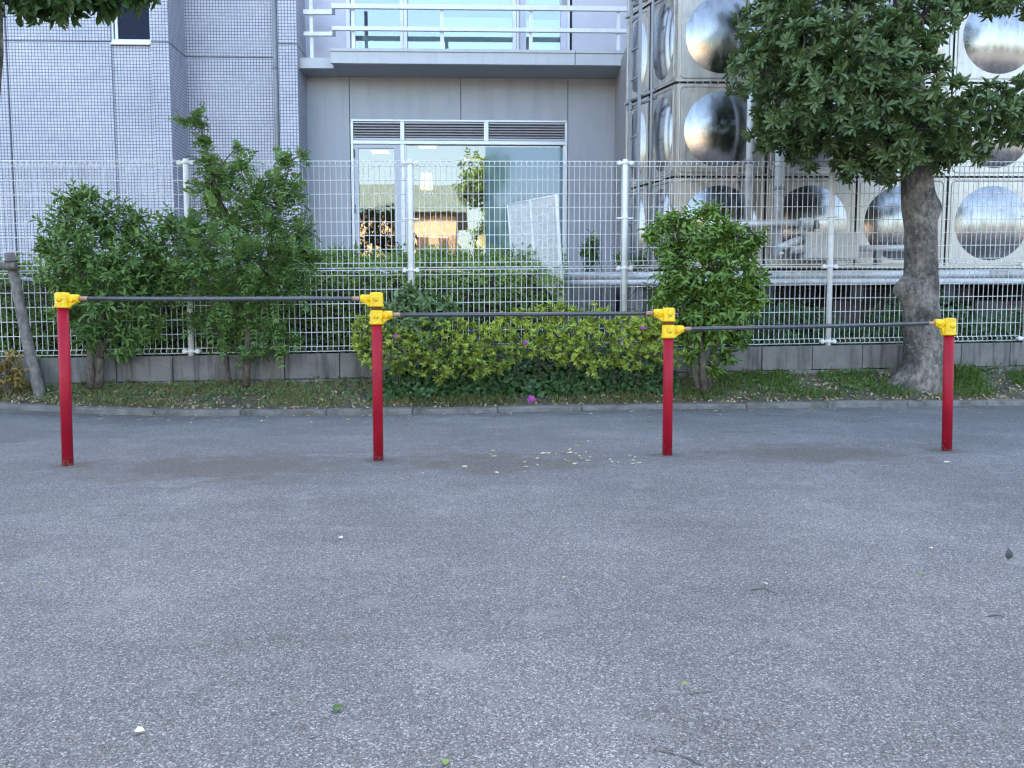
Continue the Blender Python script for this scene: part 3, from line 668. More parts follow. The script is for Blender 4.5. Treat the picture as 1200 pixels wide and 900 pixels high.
for (a, b) in ((so0 + 0.05, m1 - 0.04), (m1 + 0.04, m2 - 0.045), (m2 + 0.045, so1 - 0.05)):
    lv = MB(); z0, z1 = zA + 0.012, oz1 - 0.045; n = 5
    bbox(lv, a, b, z1 - 0.018, z1, 0.0, 0.05); bbox(lv, a, b, z0, z0 + 0.03, 0.0, 0.05)
    for k in range(n):
        zc = z0 + 0.045 + (z1 - z0 - 0.07) * (k + 0.5) / n
        lv.hexa([W(a, 0.0, zc - 0.022), W(b, 0.0, zc - 0.022), W(b, 0.05, zc + 0.006), W(a, 0.05, zc + 0.006), W(a, -0.004, zc - 0.008), W(b, -0.004, zc - 0.008), W(b, 0.05, zc + 0.02), W(a, 0.05, zc + 0.02)])
    lo = lv.build("louver", M["slat"], bld)
    d_ = MB(); bbox(d_, a - 0.01, b + 0.01, z0 - 0.01, z1 + 0.01, 0.06, 0.09); d_.build("louver_back", M["dark"], lo)
# door
ds0, ds1 = so0 + 0.05, m1 - 0.037; gz0 = ZF + 0.25
g0, g1 = X(419.5, 0), X(461.5, 0); gzt = hit(440, 173.5, 0)[1]
dm = MB(); bbox(dm, ds0, g0, ZF, zB_ - 0.006, 0.0, 0.05); bbox(dm, g1, ds1, ZF, zB_ - 0.006, 0.0, 0.05); bbox(dm, g0 + .0005, g1 - .0005, gzt, zB_ - 0.006, 0.0, 0.05); bbox(dm, g0 + .0005, g1 - .0005, ZF, gz0, 0.0, 0.05)
dr = dm.build("door", M["door"], bld)
g = MB(); bbox(g, g0 - 0.005, g1 + 0.005, gz0 - 0.005, gzt + 0.005, 0.022, 0.028); g.build("door_glass", M["glass"], dr)
hm = MB(); hs, hz = hit(466, 284, -0.03); hm.tube([W(hs, -0.002, hz), W(hs, -0.045, hz), W(hs - 0.09, -0.045, hz)], 0.010, 8); hm.build("door_handle", M["dark"], dr); hm = MB(); hm.ball(W(hs, -0.004, hz - 0.09), 0.018, 0.01, 0.018); hm.build("door_lock", M["dark"], dr)
hm = Pieces()
for py in (180, 245, 290): a_, z_ = hit(411.5, py, 0); bb(hm, ds0 - 0.004, ds0 + 0.012, z_ - 0.07, z_ + 0.07, -0.02, -0.002)
hm.build("hinge", M["dark"], dr)
# big window
wf = Pieces(); bb(wf, m1 + 0.036, m1 + 0.06, ZF + 0.061, zB_ - 0.002, 0.01, 0.07); bb(wf, so1 - 0.075, so1 - 0.046, ZF + 0.061, zB_ - 0.002, 0.01, 0.07)
wb = wf.build("window_frame", M["alu"], bld)[0]
g = MB(); bbox(g, m1 + 0.05, so1 - 0.06, ZF + 0.05, zB_ + 0.005, 0.035, 0.041); g.build("window_glass", M["glass"], wb)
tb = X(569, 0.12, 240); g = MB(); bbox(g, tb, so1 - 0.062, ZF + .06, zB_ - 0.03, 0.031, 0.0335); g.build("teal_film", M["film"], wb)
# room behind it
r0, r1, rn = so0 - 0.9, so1 + 0.5, 4.6
rm = MB(); rz1 = zA + 0.25
bbox(rm, r0, r1, ZF - 0.1, rz1, rn, rn + 0.1); bbox(rm, r0 - 0.1, r0, ZF - 0.1, rz1, 0.29, rn); bbox(rm, r1, r1 + 0.1, ZF - 0.1, rz1, 0.29, rn); bbox(rm, r0, r1, ZF - 0.1, ZF - 0.005, 0.1, rn)
rm.build("room_wall", M["room"], bld)
rm = MB(); bbox(rm, r0, r1, rz1 - 0.02, rz1 + 0.08, 0.12, rn); rm.build("room_ceiling", M["roomc"], bld)
rl = Pieces()
for (ss, nn) in ((-2.5, 1.9), (-1.55, 1.4), (-0.75, 2.6)): bb(rl, ss - 0.16, ss + 0.16, rz1 - 0.05, rz1 - 0.021, nn - 0.09, nn + 0.09)
rl.build("ceiling_lamp", M["lamp"], bld)
rl = MB(); rl.tube([W(-1.62, 2.0, rz1 - 0.72), W(-1.62, 2.0, rz1 - 0.42)], [0.13, 0.10], 16); rl.build("pendant_lamp", M["lamp"], bld)
rw = MB(); bbox(rw, -1.75, -0.85, ZF + 0.9, rz1 - 0.9, rn - 0.12, rn - 0.01); rw.build("wooden_board", M["wood"], bld)
rw = Pieces(); bb(rw, -0.75, 0.15, ZF, rz1 - 0.5, rn - 0.4, rn - 0.02); bb(rw, -2.9, -2.0, ZF, rz1 - 0.6, rn - 0.4, rn - 0.02); rw.build("room_cupboard", M["shelf"], bld); rw = MB(); bbox(rw, -2.0, 0.1, ZF, ZF + 0.75, 2.6, 3.2); rw.build("room_counter", M["wood"], bld)
for (ss, nn) in ((-1.55, 2.8), (-0.55, 2.8)):
    MB().tube([W(ss, nn, ZF + 0.85), W(ss, nn, ZF + 1.12)], [0.13, 0.09], 14).build("table_lamp", M["lampw"], bld)

# ledge (projecting sheet-metal fascia with a shorter return on the left)
nl1, nl2 = -0.70, -0.45
lg = MB()
s0, s1, z0, z1 = sz(388, 61.5, 729, 75.5, nl1); sj = X(674, nl1, 68); zl0, zl1 = z0, hit(560, 61.5, nl1)[1]
send = s1 + 0.7
bbox(lg, s0, sj - 0.006, zl0 + 0.03, zl1, nl1, 0.0); bbox(lg, sj + 0.006, send, zl0 + 0.03, zl1, nl1, 0.0)
bbox(lg, s0 - 0.012, sj - 0.006, zl1 + 0.0005, zl1 + 0.045, nl1 - 0.02, -0.01); bbox(lg, sj + 0.006, send, zl1 + 0.0005, zl1 + 0.045, nl1 - 0.02, -0.01)
bbox(lg, s0 - 0.006, sj - 0.006, zl0, zl0 + 0.029, nl1 - 0.012, nl1 + 0.06); bbox(lg, sj + 0.006, send, zl0, zl0 + 0.029, nl1 - 0.012, nl1 + 0.06)
bbox(lg, sG - 0.1, s0 - 0.014, zl0 + 0.004, zl1 - 0.02, nl2, 0.0)
lg.build("ledge", M["ledge"], bld)
sf = MB(); bbox(sf, sG - 0.1, s0 + .01, zl0 + 0.0, zl0 + 0.0035, nl2 + 0.002, 0.0); bbox(sf, s0 + .012, send, zl0 + 0.004, zl0 + 0.028, nl1 + 0.061, 0.0); sf.build("soffit", M["soffit"], bld)
# upper floor: wall, windows and railing
uz0 = zl1 - 0.1; uzt = 7.9
up = Pieces(); nU = 0.0
a0, a1, a2, a3, a4, a5, a6 = X(409.5, nU, 30), X(475, nU, 30), X(605, nU, 30), X(615, nU, 30), X(657, nU, 30), X(667, nU, 30), X(820, nU, 30)
bb(up, sG - 0.2, a0 - 0.02, uz0, ZTOP, nU, 0.25); bb(up, a0 - 0.02, a5 + 0.02, uzt, ZTOP, nU, 0.25); bb(up, a5 + 0.05, a6, uz0, ZTOP, nU, 0.25); bb(up, a2 + 0.05, a3 - 0.01, uz0, uzt, 0.02, 0.25)
up.build("upper_wall", M["panelu"], bld)
bbk = MB(); bbox(bbk, a5 + .0, a6 - 0.1, uz0, ZTOP - 0.1, 0.26, 0.36); bbk.build("joint_backing", M["joint"], bld)
uf = MB()
for (s_, w) in ((a0, 0.05), (a1 - 0.04, 0.045), (a1 + 0.02, 0.045), (a2 - 0.01, 0.05), (a2 + 0.035, 0.028), (a5, 0.035)): bbox(uf, s_ - w, s_ + w * 0.2, uz0, uzt, -0.03, 0.12)
bbox(uf, a0, a2 - .06, uz0, uz0 + 0.06, -0.02, 0.1)
um = uf.build("upper_window_frame", M["rail"], bld)
fd = MB(); bbox(fd, a3 - 0.009, a3 + 0.02, uz0, uzt, -0.005, 0.08); bbox(fd, a4, a5 - 0.04, uz0, uzt, -0.005, 0.08); bbox(fd, a3 + 0.021, a4 - 0.001, uz0, uz0 + 0.08, -0.005, 0.08); ud = fd.build("upper_door", M["panelu"], bld)
g = MB(); bbox(g, a3 + 0.02, a4, uz0 + 0.08, uzt, 0.03, 0.036); g.build("upper_door_glass", M["glassu"], ud)
g = MB(); hs, hz = hit(661, 5, -0.01); bbox(g, hs - 0.035, hs + 0.035, hz - 0.05, hz + 0.07, -0.04, -0.006); g.build("door_intercom", M["galv"], ud)
g = Pieces(); bb(g, a0, a1 - 0.07, uz0 + 0.03, uzt, 0.04, 0.046); bb(g, a1 + 0.02, a2 - 0.06, uz0 + 0.03, uzt, 0.04, 0.046); g.build("upper_pane", M["glassu"], um)
zb1, zb2, zb3 = hit(450, 40, 0.1)[1], hit(540, 19, 0.1)[1], hit(560, 41, 0.1)[1]
bl = Pieces(); bb(bl, X(425, 0.15, 50), a1 - 0.06, uz0, zb1, 0.15, 0.17); bb(bl, X(520, .15, 50), a2 - 0.06, uz0, zb2, 0.15, 0.17); bb(bl, a1 + 0.04, X(517, .15, 50), uz0, zb3, 0.15, 0.17)
bb(bl, a3 + 0.03, a4 - 0.01, uz0, zb2 - 0.03, 0.15, 0.17); bb(bl, a1 + .04, a2 - 0.06, hit(540, 11, .1)[1], uzt, 0.15, 0.17); bb(bl, a3 + .03, a4 - .01, hit(540, 11, .1)[1], uzt, 0.15, 0.17); bl.build("white_blind", M["blind"], um)
ur = MB(); bbox(ur, a0 - 0.3, a5 + 0.3, uz0, uzt, 1.6, 1.7); bbox(ur, a0 - 0.3, a5 + 0.3, uz0 - 0.05, uz0 - .001, 0.02, 1.6); bbox(ur, a0 - .3, a5 + .3, uzt + .3, uzt + .35, .26, 1.6); bbox(ur, a0 - .4, a0 - .3, uz0, uzt, .26, 1.6); bbox(ur, a5 + .3, a5 + .4, uz0, uzt, .26, 1.6)
ur.build("upper_room", M["teal"], bld)
rg = MB()
for (py0, py1) in ((6.0, 11.5), (32.5, 37)):
    z0_, z1_ = hit(560, py1, nl1 + 0.04)[1], hit(560, py0, nl1 + 0.04)[1]
    sa, sb = X(389, nl1 + 0.04, 20), send
    bbox(rg, sa, sb, z0_, z1_, nl1 + 0.02, nl1 + 0.07)
    la, lb = X(356, nl2 + 0.04, 30), X(393, nl2 + 0.04, 30); bbox(rg, la, lb, z0_, z1_, nl2 + 0.02, nl2 + 0.07)
    rg.hexa([W(sa, nl1 + 0.071, z0_), W(sa + 0.05, nl1 + 0.071, z0_), W(lb, nl2 + 0.019, z0_), W(lb - 0.05, nl2 + 0.019, z0_), W(sa, nl1 + 0.071, z1_), W(sa + 0.05, nl1 + 0.071, z1_), W(lb, nl2 + 0.019, z1_), W(lb - 0.05, nl2 + 0.019, z1_)])
zt_ = hit(560, 6, nl1)[1] + 0.0
ro = rg.build("railing", M["rail"], bld)
for px in (414, 518, 622, 724.5):
    b_ = MB(); s_ = X(px, nl1 + 0.09, 30); bbox(b_, s_ - 0.028, s_ + 0.028, zl1, zt_ + (0.42 if px == 414 else 0), nl1 + 0.075, nl1 + 0.115); b_.build("baluster", M["rail"], ro)
b_ = MB(); s_ = X(365, nl2 + 0.09, 30); bbox(b_, s_ - 0.028, s_ + 0.028, zl1 - .05, zt_ + 0.42, nl2 + 0.075, nl2 + 0.115); b_.build("baluster", M["rail"], ro)
# siding wing and roof, extended out of view to block the sun; raised landing
sd = MB(); sd.hexa([(1.74, 10.35, 0.3), (2.4, 10.35, 0.3), (2.4, 13.9, 0.3), (1.74, 13.39, 0.3), (1.74, 10.35, ZS - 0.02), (2.4, 10.35, ZS - 0.02), (2.4, 13.9, ZS - .02), (1.74, 13.39, ZS - 0.02)]); sd.hexa([(2.4, 10.6, 0.3), (26, 11.2, 0.3), (26, 14.9, 0.3), (2.4, 13.9, .3), (2.4, 10.6, 9.2), (26, 11.2, 9.2), (26, 14.9, 9.2), (2.4, 13.9, 9.2)])
sd.build("siding_wing_sunblock", M["siding"], bld)
rf = MB(); bbox(rf, sA, a6 + 20, ZTOP + 0.25, ZTOP + 0.55, -0.75, 8.0); bbox(rf, sA, a6 + 20, ZF - .3, ZTOP + 0.25, 7.5, 8.0); bbox(rf, a6 - .3, a6, ZS, ZTOP, .26, 7.5); rf.build("roof", M["panelw"], bld)  # slab and rear wall run on unseen to keep the sun out
ld = MB(); bbox(ld, sG + 0.01, 1.6, 0.2, ZF - 0.02, -1.1, -0.001); ld.build("landing", M["block"], bld)

# ------------------------------------------------------------------ stainless panel tank
tank = thing("water_tank", "big stainless steel panel water tank with round bulging panels", "water tank", (3.5, 8.9, 0.95))
C0 = Vector((1.775, 8.6, 1.352)); fx = Vector((1, 0.006, 0)).normalized(); sdv = Vector((-0.415, 0.905, 0)).normalized()
def tank_panel(P, u, w, h, nrm):
    up_ = Vector((0, 0, 1)); g = 0.012
    def q(a, b, d=0.0): return P + u * a + up_ * b + nrm * d
    mb = MB()
    # plate with a raised rounded-rectangle bead
    mb.add([q(g, g), q(w - g, g), q(w - g, h - g), q(g, h - g), q(g, g, -0.03), q(w - g, g, -0.03), q(w - g, h - g, -0.03), q(g, h - g, -0.03)],
           [(0, 1, 2, 3), (0, 4, 5, 1), (1, 5, 6, 2), (2, 6, 7, 3), (3, 7, 4, 0)])
    i_ = 0.045; rc = 0.05; pts = []
    for (cx, cy, a0_) in ((w - i_ - rc, i_ + rc, -90), (w - i_ - rc, h - i_ - rc, 0), (i_ + rc, h - i_ - rc, 90), (i_ + rc, i_ + rc, 180)):
        for k in range(5):
            an = R(a0_ + k * 22.5); pts.append(q(cx + rc * math.cos(an), cy + rc * math.sin(an), 0.001))
    pts.append(pts[0]); mb.tube(pts, 0.007, 6)
    rim = i_ + 0.03
    mb.add([q(0.0, g * 0.6, 0.016), q(w, g * 0.6, 0.016), q(w, g * 2.4, 0.016), q(0, g * 2.4, 0.016), q(0.0, g * 0.6, -.01), q(w, g * .6, -.01), q(w, g * 2.4, -0.0), q(0, g * 2.4, -0.0)], [(0, 1, 2, 3), (0, 4, 5, 1), (1, 5, 6, 2), (2, 6, 7, 3), (3, 7, 4, 0)])
    pl = mb.build("tank_panel", M["plate"], tank)
    dm = MB(); nr, na = 10, 40; rx = w * 0.405; rz = h * 0.405; dep = 0.085 * min(1, w)
    vs = [q(w / 2, h / 2, dep)]; fs = []
    for j in range(1, nr + 1):
        t = j / nr
        for k in range(na):
            an = 2 * math.pi * k / na; vs.append(q(w / 2 + rx * t * math.cos(an), h / 2 + rz * t * math.sin(an), dep * (1 - t * t) + 0.001))
    for k in range(na): fs.append((0, 1 + k, 1 + (k + 1) % na))
    for j in range(1, nr):
        for k in range(na):
            a = 1 + (j - 1) * na + k; b = 1 + (j - 1) * na + (k + 1) % na; fs.append((a, a + na, b + na, b))
    dm.add(vs, fs, True); dm.build("dome", M["dome"], pl)
fn = Vector((0, -1, 0)); sn = Vector((-sdv.y, sdv.x, 0)); sn = sn if sn.x < 0 else -sn
for r_ in range(4):
    for c in range(6): tank_panel(C0 + fx * c + Vector((0, 0, r_)), fx, 1.0, 1.0, fn)
    for c in range(2): tank_panel(C0 + sdv * (0.5 * (2 - c)) + Vector((0, 0, r_)), -sdv, 0.5, 1.0, sn)
core = MB()
A_ = C0 + fn * -0.02; pA = [A_ + fx * 0.02, A_ + fx * 6, A_ + fx * 6 + Vector((0, 1.6, 0)), A_ + sdv * 1.0 + Vector((0.3, .66, 0)), A_ + sdv * 1.0 + Vector((0.025, 0, 0))]
core.add([tuple(p) for p in pA] + [tuple(p + Vector((0, 0, 4.0))) for p in pA], [(4, 3, 2, 1, 0), (5, 6, 7, 8, 9)] + [(i, (i + 1) % 5, (i + 1) % 5 + 5, i + 5) for i in range(5)])
core.build("tank_core", M["gasket"], tank)
bt = MB()
for r_ in range(1, 4):
    for k in range(72):
        p = C0 + fx * (0.04 + k * 0.083) + Vector((0, -0.006, r_ - 0.001)); bt.ball(p, 0.009, 0.014, 0.011, 6, 4)
bo = bt.build("seam_bolts", M["bolt"], tank); bo["kind"] = "stuff"
bs = Pieces()
bs.new().obox(C0 + Vector((-0.02, -0.01, -0.16)), fx * 6.1, (0, 0.12, 0), (0, 0, 0.145)); bs.new().obox(C0 + Vector((-0.02, 0.9, -0.16)), fx * 6.1, (0, 0.12, 0), (0, 0, 0.145))
for k in range(7): bs.new().obox(C0 + Vector((k * 1.0 - 0.0, 0.02, -0.34)), (0.12, 0, 0), (0, 1.1, 0), (0, 0, 0.178))
bs.build("base_beam", M["beam"], tank)
ft = Pieces()
for k in range(4): ft.new().box(2.0 + k * 1.6, 2.3 + k * 1.6, 8.72, 9.7, 0.3, 1.005)
ft.build("plinth", M["beam"], tank)
# ladder standing off the side wall
lad = thing("access_ladder", "galvanised steel ladder fixed to the left side of the steel tank", "ladder", (1.5, 9.0, 0.33))
def lp(px, Y, z): d = at(px, 200, Y); return Vector((d.x, Y, z))
q0, q1, q2 = lp(738, 8.98, 0), lp(748.2, 8.78, 0), lp(762.5, 8.66, 0)
st = Pieces()
for q_ in (q0, q1): st.new().obox(q_ + Vector((-0.02, -0.02, 0.33)), (0.035, 0, 0), (0, 0.035, 0), (0, 0, 6.0))
st.build("stile", M["galv"], lad)
rgm = Pieces()
for k in range(19): z = 0.6 + k * 0.32; rgm.new().tube([q0 + Vector((0, 0, z)), q1 + Vector((0, 0, z))], 0.011, 8)
rgm.build("rung", M["galv"], lad)
pm_ = MB(); pm_.tube([q2 + Vector((0, 0, 0.33)), q2 + Vector((0, 0, 6.2))], 0.015, 8)
for z in (3.26, 4.36): pm_.tube([q0 + Vector((0, -0.03, z)), q2 + Vector((0.03, -0.03, z + 0.02))], 0.018, 8); pm_.tube([q0 + Vector((0.0, 0.04, z - .06)), q2 + Vector((0.06, 0.03, z - 0.04))], 0.018, 8)
pm_.build("bracket", M["galv"], lad)

# pipes and fittings in front of the tank
def pipe(name, label, pts, r, n=16, collars=()):
    b = Vector(pts[0]); o = MB().tube(pts, r, n).build(name, M["pipe"], loc=b); props(o, label, "pipe")
    return o
def P_(px, py, Y): return at(px, py, Y)
def vpipe(px, Y, ytop, ybot, r, label):
    a = at(px, ybot, Y); b = Vector((a.x, Y, at(px, ytop, Y).z)); o = thing("vertical_pipe", label, "pipe", a)
    MB().tube([a, b], r, 18).build("pipe_jacket", M["pipe"], o)
    c = Pieces()
    for t in (0.25, 0.72): p = a + (b - a) * t; c.new().tube([p - Vector((0, 0, 0.02)), p + Vector((0, 0, 0.02))], r + 0.006, 18)
    c.build("collar", M["galv"], o)
vpipe(877, 8.42, -30, 262, 0.043, "slim silver vertical pipe on the tank front beside the glossy shrub")
vpipe(911, 8.36, -30, 302, 0.052, "thicker silver vertical pipe on the tank front, nearer the tree trunk")
o = thing("horizontal_pipe", "thick silver pipe running low behind the fence, the upper of two", "pipe", at(930, 322.5, 8.45))
MB().tube([at(640, 324.5, 8.5), at(930, 322.5, 8.45), at(1161, 321.5, 8.45)], 0.050, 18).build("pipe_jacket", M["pipe"], o)
MB().tube([at(1158, 321.5, 8.45), at(1320, 321, 8.45)], 0.057, 18).build("end_sleeve", M["pipe"], o)
o = thing("horizontal_pipe", "thinner bright silver pipe running lowest behind the fence", "pipe", at(930, 330, 8.2))
MB().tube([at(655, 332, 8.2), at(930, 330.2, 8.2), at(1320, 329.5, 8.25)], 0.034, 16).build("pipe_jacket", M["pipe"], o)
o = thing("horizontal_pipe", "short silver pipe with a wide end coupling above the pale metal box", "pipe", at(905, 262.5, 8.25))
MB().tube([at(866, 263, 8.25), at(940, 261.5, 8.25)], 0.029, 16).build("pipe_jacket", M["pipe"], o); MB().tube([at(938, 261.5, 8.25), at(951.5, 261, 8.25)], 0.055, 18).build("coupling", M["pipe"], o)
o = thing("horizontal_pipe", "silver pipe coming out of the right side of the pale metal box", "pipe", at(1035, 291, 8.35))
MB().tube([at(1008, 291, 8.35), at(1075, 290.5, 8.35)], 0.035, 16).build("pipe_jacket", M["pipe"], o); sb_ = MB(); p = at(1029, 300, 8.33); sb_.box(p.x - 0.02, p.x + 0.02, 8.3, 8.4, p.z - 0.1, p.z + 0.06); sb_.build("pipe_support", M["galv"], o)
o = thing("insulated_valve", "foil wrapped valve elbow left of the pale metal box", "valve", at(928, 290, 8.3))
MB().tube([at(912, 291, 8.3), at(922, 287, 8.29), at(935, 281, 8.3), at(941, 279, 8.32)], [0.036, 0.043, 0.04, 0.03], 14).build("wrapped_elbow", M["pipe"], o)
vb = MB(); vb.tube([at(926, 292, 8.33), at(946, 291, 8.33)], [0.05, 0.055], 16); vb.ball(at(916, 297, 8.3), 0.03, 0.03, 0.02); vb.build("valve_body", M["pipe"], o)
bx_ = MB(); a, b = at(946, 303, 8.2), at(1008, 271.5, 8.2); bx_.box(a.x, b.x, 8.2, 8.45, a.z, b.z)
o = bx_.build("metal_box", M["boxm"], loc=(a.x, 8.3, a.z), bevel=0.008); props(o, "pale metal equipment box on the pipes behind the third fence bay", "box")
sb2 = MB(); sb2.tube([at(957, 268, 8.3), at(957, 258, 8.3)], [0.03, 0.022], 10); sb2.ball(at(957, 264, 8.3), 0.035, 0.035, 0.03); bt_ = sb2.build("valve_head", M["galv"], o)

# spare mesh leaf standing behind the fence
lf = thing("gate_leaf", "white fine mesh gate leaf leaning behind the fence in front of the window", "gate", (0.45, 7.72, 0.36))
TR, TL = at(652, 229, 7.72), at(595, 239.5, 8.25); BR = at(660.5, 366, 7.72); BL = Vector((TL.x + (BR.x - TR.x) * 1.05, TL.y, BR.z))
def lerp(a, b, t): return a + (b - a) * t
MB().tube([TR + Vector((0, 0, 0.01)), BR], 0.017, 12).build("hinge_post", M["fence"], lf)
fm = MB(); fm.tube([TL, TR], 0.008, 8); fm.tube([TL, BL], 0.008, 8); fm.tube([BL, BR], 0.008, 8); fm.tube([lerp(TL, TR, .48), lerp(BL, BR, .48)], 0.011, 8); fm.build("leaf_frame", M["fence"], lf)
wm = MB(); n = 60
for k in range(1, n): wm.tube([lerp(TL, TR, k / n), lerp(BL, BR, k / n)], 0.0040, 4, caps=False)
for k in range(1, 14):
    o1 = Vector((0.012, -0.012, 0)); wm.tube([lerp(TL, BL, k / 14) + o1, lerp(TR, BR, k / 14) + o1], 0.0036, 4, caps=False)
wm.build("fine_mesh", M["fence"], lf)

# ------------------------------------------------------------------ trees
def px_r(r, Y): return r * Y / F
def clumps_to(lv, clumps, fn_):
    for (px, py, Y, r, n) in clumps:
        c = at(px, py, Y); rr = px_r(r, Y); fn_(np.array(c), rr, n)

# right tree
TY = 7.2
tree = thing("evergreen_tree", "evergreen tree with whorled leaves and grey knobbly trunk on the right", "tree", at(1076, 452, TY))
prof = [(470, 1073, 38), (455, 1073, 34), (447, 1076, 30), (437, 1080, 27.5), (425, 1082, 25), (410, 1082.5, 23.5), (390, 1081, 22), (370, 1080, 21), (350, 1079.5, 20), (335, 1079.5, 19.5), (315, 1079.5, 19), (295, 1079.5, 19), (275, 1079, 19), (255, 1078, 19.5), (240, 1076.5, 19.5), (225, 1075, 18.5), (210, 1074, 18), (190, 1074, 17), (160, 1074, 17), (120, 1070, 16), (80, 1066, 14), (30, 1060, 12), (-30, 1055, 9), (-90, 1050, 6)]
py_ = np.array([p[0] for p in prof], float); cx_ = np.array([p[1] for p in prof], float); rr_ = np.array([p[2] for p in prof], float) * 0.93
mb = MB(); nr_, na_ = 110, 36; vs = []
for j in range(nr_):
    py = 470 + (-90 - 470) * j / (nr_ - 1); c = float(np.interp(-py, -py_, cx_)); r = px_r(float(np.interp(-py, -py_, rr_)), TY); C = at(c, py, TY)
    for k in range(na_):
        an = 2 * math.pi * k / na_; d = Vector((math.cos(an), math.sin(an), 0)); q_ = r
        q_ *= 1 + 0.07 * mnoise.noise(Vector((d.x * 1.5, d.y * 1.5, C.z * 2.2))) + 0.05 * mnoise.noise(Vector((d.x * 5, d.y * 5, C.z * 9)))
        def bump(py0, an0, amp, sp_, sa):   # knots
            da = (an - R(an0) + math.pi) % (2 * math.pi) - math.pi
            return px_r(amp, TY) * math.exp(-((py - py0) / sp_) ** 2 - (da / sa) ** 2)
        q_ += bump(340, 188, 16, 13, 0.55) + bump(242, -10, 5, 12, 0.5) + bump(246, -40, 4, 7, 0.3) + bump(452, 200, 16, 14, 0.5) + bump(440, -20, 4, 14, 0.5) - bump(425, -55, 4, 22, 0.22) - bump(246, -42, 6, 3, 0.14)
        vs.append(C + Vector((d.x * q_, d.y * min(q_, 0.21), 0)))
fs = [(j * na_ + k, j * na_ + (k + 1) % na_, (j + 1) * na_ + (k + 1) % na_, (j + 1) * na_ + k) for j in range(nr_ - 1) for k in range(na_)]
mb.add(vs, fs, True); mb.build("trunk", M["bark"], tree)
CL = [(905, 30, 6.9, 42, 0), (895, 85, 6.7, 44, 0), (940, 60, 6.55, 52, 0), (985, 30, 6.6, 55, 0), (925, 130, 6.75, 44, 0), (900, 150, 7.0, 26, 0), (960, 165, 6.85, 34, 0), (975, 105, 6.4, 50, 0), (1025, 70, 6.35, 55, 0), (1070, 100, 6.4, 48, 0),
      (1025, 130, 6.35, 46, 0), (1000, 185, 6.8, 26, 0), (1035, 190, 6.75, 27, 0), (1075, 150, 6.5, 42, 0), (1050, 175, 6.5, 28, 0), (1105, 130, 6.6, 38, 0), (1150, 135, 6.75, 38, 0), (1185, 140, 6.9, 32, 0), (1130, 165, 6.8, 30, 0), (1215, 120, 7.0, 40, 0), (1105, 178, 6.9, 22, 0),
      (1080, 20, 6.5, 40, 0), (1120, -8, 6.7, 30, 0), (1165, -10, 6.8, 30, 0), (1215, -15, 7.0, 40, 0), (1065, 60, 6.6, 36, 0),
      (960, 120, 7.6, 60, 0), (1040, 150, 7.7, 55, 0), (920, 60, 7.7, 55, 0), (1010, 60, 7.8, 60, 0), (940, 160, 7.4, 32, 0), (1010, 165, 7.3, 40, 0),
      (930, -60, 7.0, 70, 0), (1020, -70, 6.8, 80, 0), (1110, -90, 7.0, 70, 0), (1190, -90, 7.2, 70, 0), (980, -170, 7.1, 80, 0), (1080, -190, 7.0, 90, 0), (1040, -120, 7.6, 80, 0)]
lv = Leaves(); br = MB()
for (px, py, Y, r, _) in CL:
    c = np.array(at(px, py, Y)); rr = px_r(r, Y); n = int(20 + 600 * rr * rr)
    P, A = tips(c, (rr, rr * 0.9, rr * 0.95), n, 0.35, 0.25)
    sel = rng.random(n) < 0.8; P, A = P[sel], A[sel]
    rosettes(lv, P, A, 10, 0.092, 0.029, 0.40 + rng.normal() * 0.06)
    s_ = at(1070, max(-60, min(150, py + 40)), TY); limb(br, s_, c, 0.035, 0.008, 6)
    for k in range(7): limb(br, c, Vector(P[k]), 0.008, 0.003, 5, 0.1, 4)
lv.build("crown", M["leafT"], tree); br.build("limb", M["bark"], tree)

# overhanging tree, top left
OT = thing("overhanging_tree", "tree at the top left corner with drooping broad leaves above the tiled wall", "tree", Vector((-4.35, 5.35, 0.2)))
lv = Leaves(); br = MB()
pa = [at(-75, 480, 5.3), at(-50, 300, 5.3), at(-18, 130, 5.25), at(-8, 60, 5.2), at(-9, -10, 5.2), at(0, -120, 5.2)]
MB().tube(pa, [0.12, 0.10, 0.08, 0.058, 0.055, 0.045], 14).build("trunk", M["bark"], OT)
for (px, py, Y, r) in ((18, -2, 5.0, 26), (45, 8, 4.95, 24), (72, 4, 4.9, 24), (100, -2, 4.95, 22), (125, 6, 5.0, 20), (150, -14, 5.0, 22), (172, -12, 5.05, 14), (30, -50, 5.1, 55), (95, -55, 5.0, 50), (150, -60, 5.1, 45), (-30, -40, 5.2, 60), (-60, 20, 5.3, 40), (-40, -130, 5.2, 90), (60, -150, 5.2, 90), (-130, -60, 5.3, 80)):
    c = np.array(at(px, py, Y)); rr = px_r(r, Y); n = int(14 + 330 * rr * rr)
    P, A = tips(c, (rr, rr * 1.4, rr * 0.8), n, 0.2, -0.5)
    sprays(lv, P, A, 6, 0.10, 0.085, 0.042, 0.42, 60, 1.0)
    limb(br, pa[4] if py < 20 else pa[3], c, 0.022, 0.006, 6)
lv.build("crown", M["leafO"], OT); br.build("limb", M["bark"], OT)

# timber stake of the off-frame tree guard
sk = thing("timber_stake", "weathered leaning timber stake with a tied crosspiece at the left edge", "stake", at(47, 463, 6.78))
MB().tube([at(49, 470, 6.76), at(36, 420, 6.8), at(22, 350, 6.84), at(11, 297, 6.87)], [0.048, 0.046, 0.043, 0.041], 12).build("stake_post", M["stake"], sk, bevel=0.004)
MB().tube([at(-60, 311, 6.82), at(19, 312, 6.79)], 0.03, 10).build("crosspiece", M["stake"], sk)
rp = MB()
for k in range(3): p = at(13.5 + k * 0.8, 306 + 4 * k, 6.84); rp.tube([p + Vector((0.052 * math.cos(a), 0.056 * math.sin(a), 0.01 * math.sin(a))) for a in np.linspace(0, 2 * math.pi, 12)], 0.006, 5)
rp.build("rope_tie", M["rope"], sk)

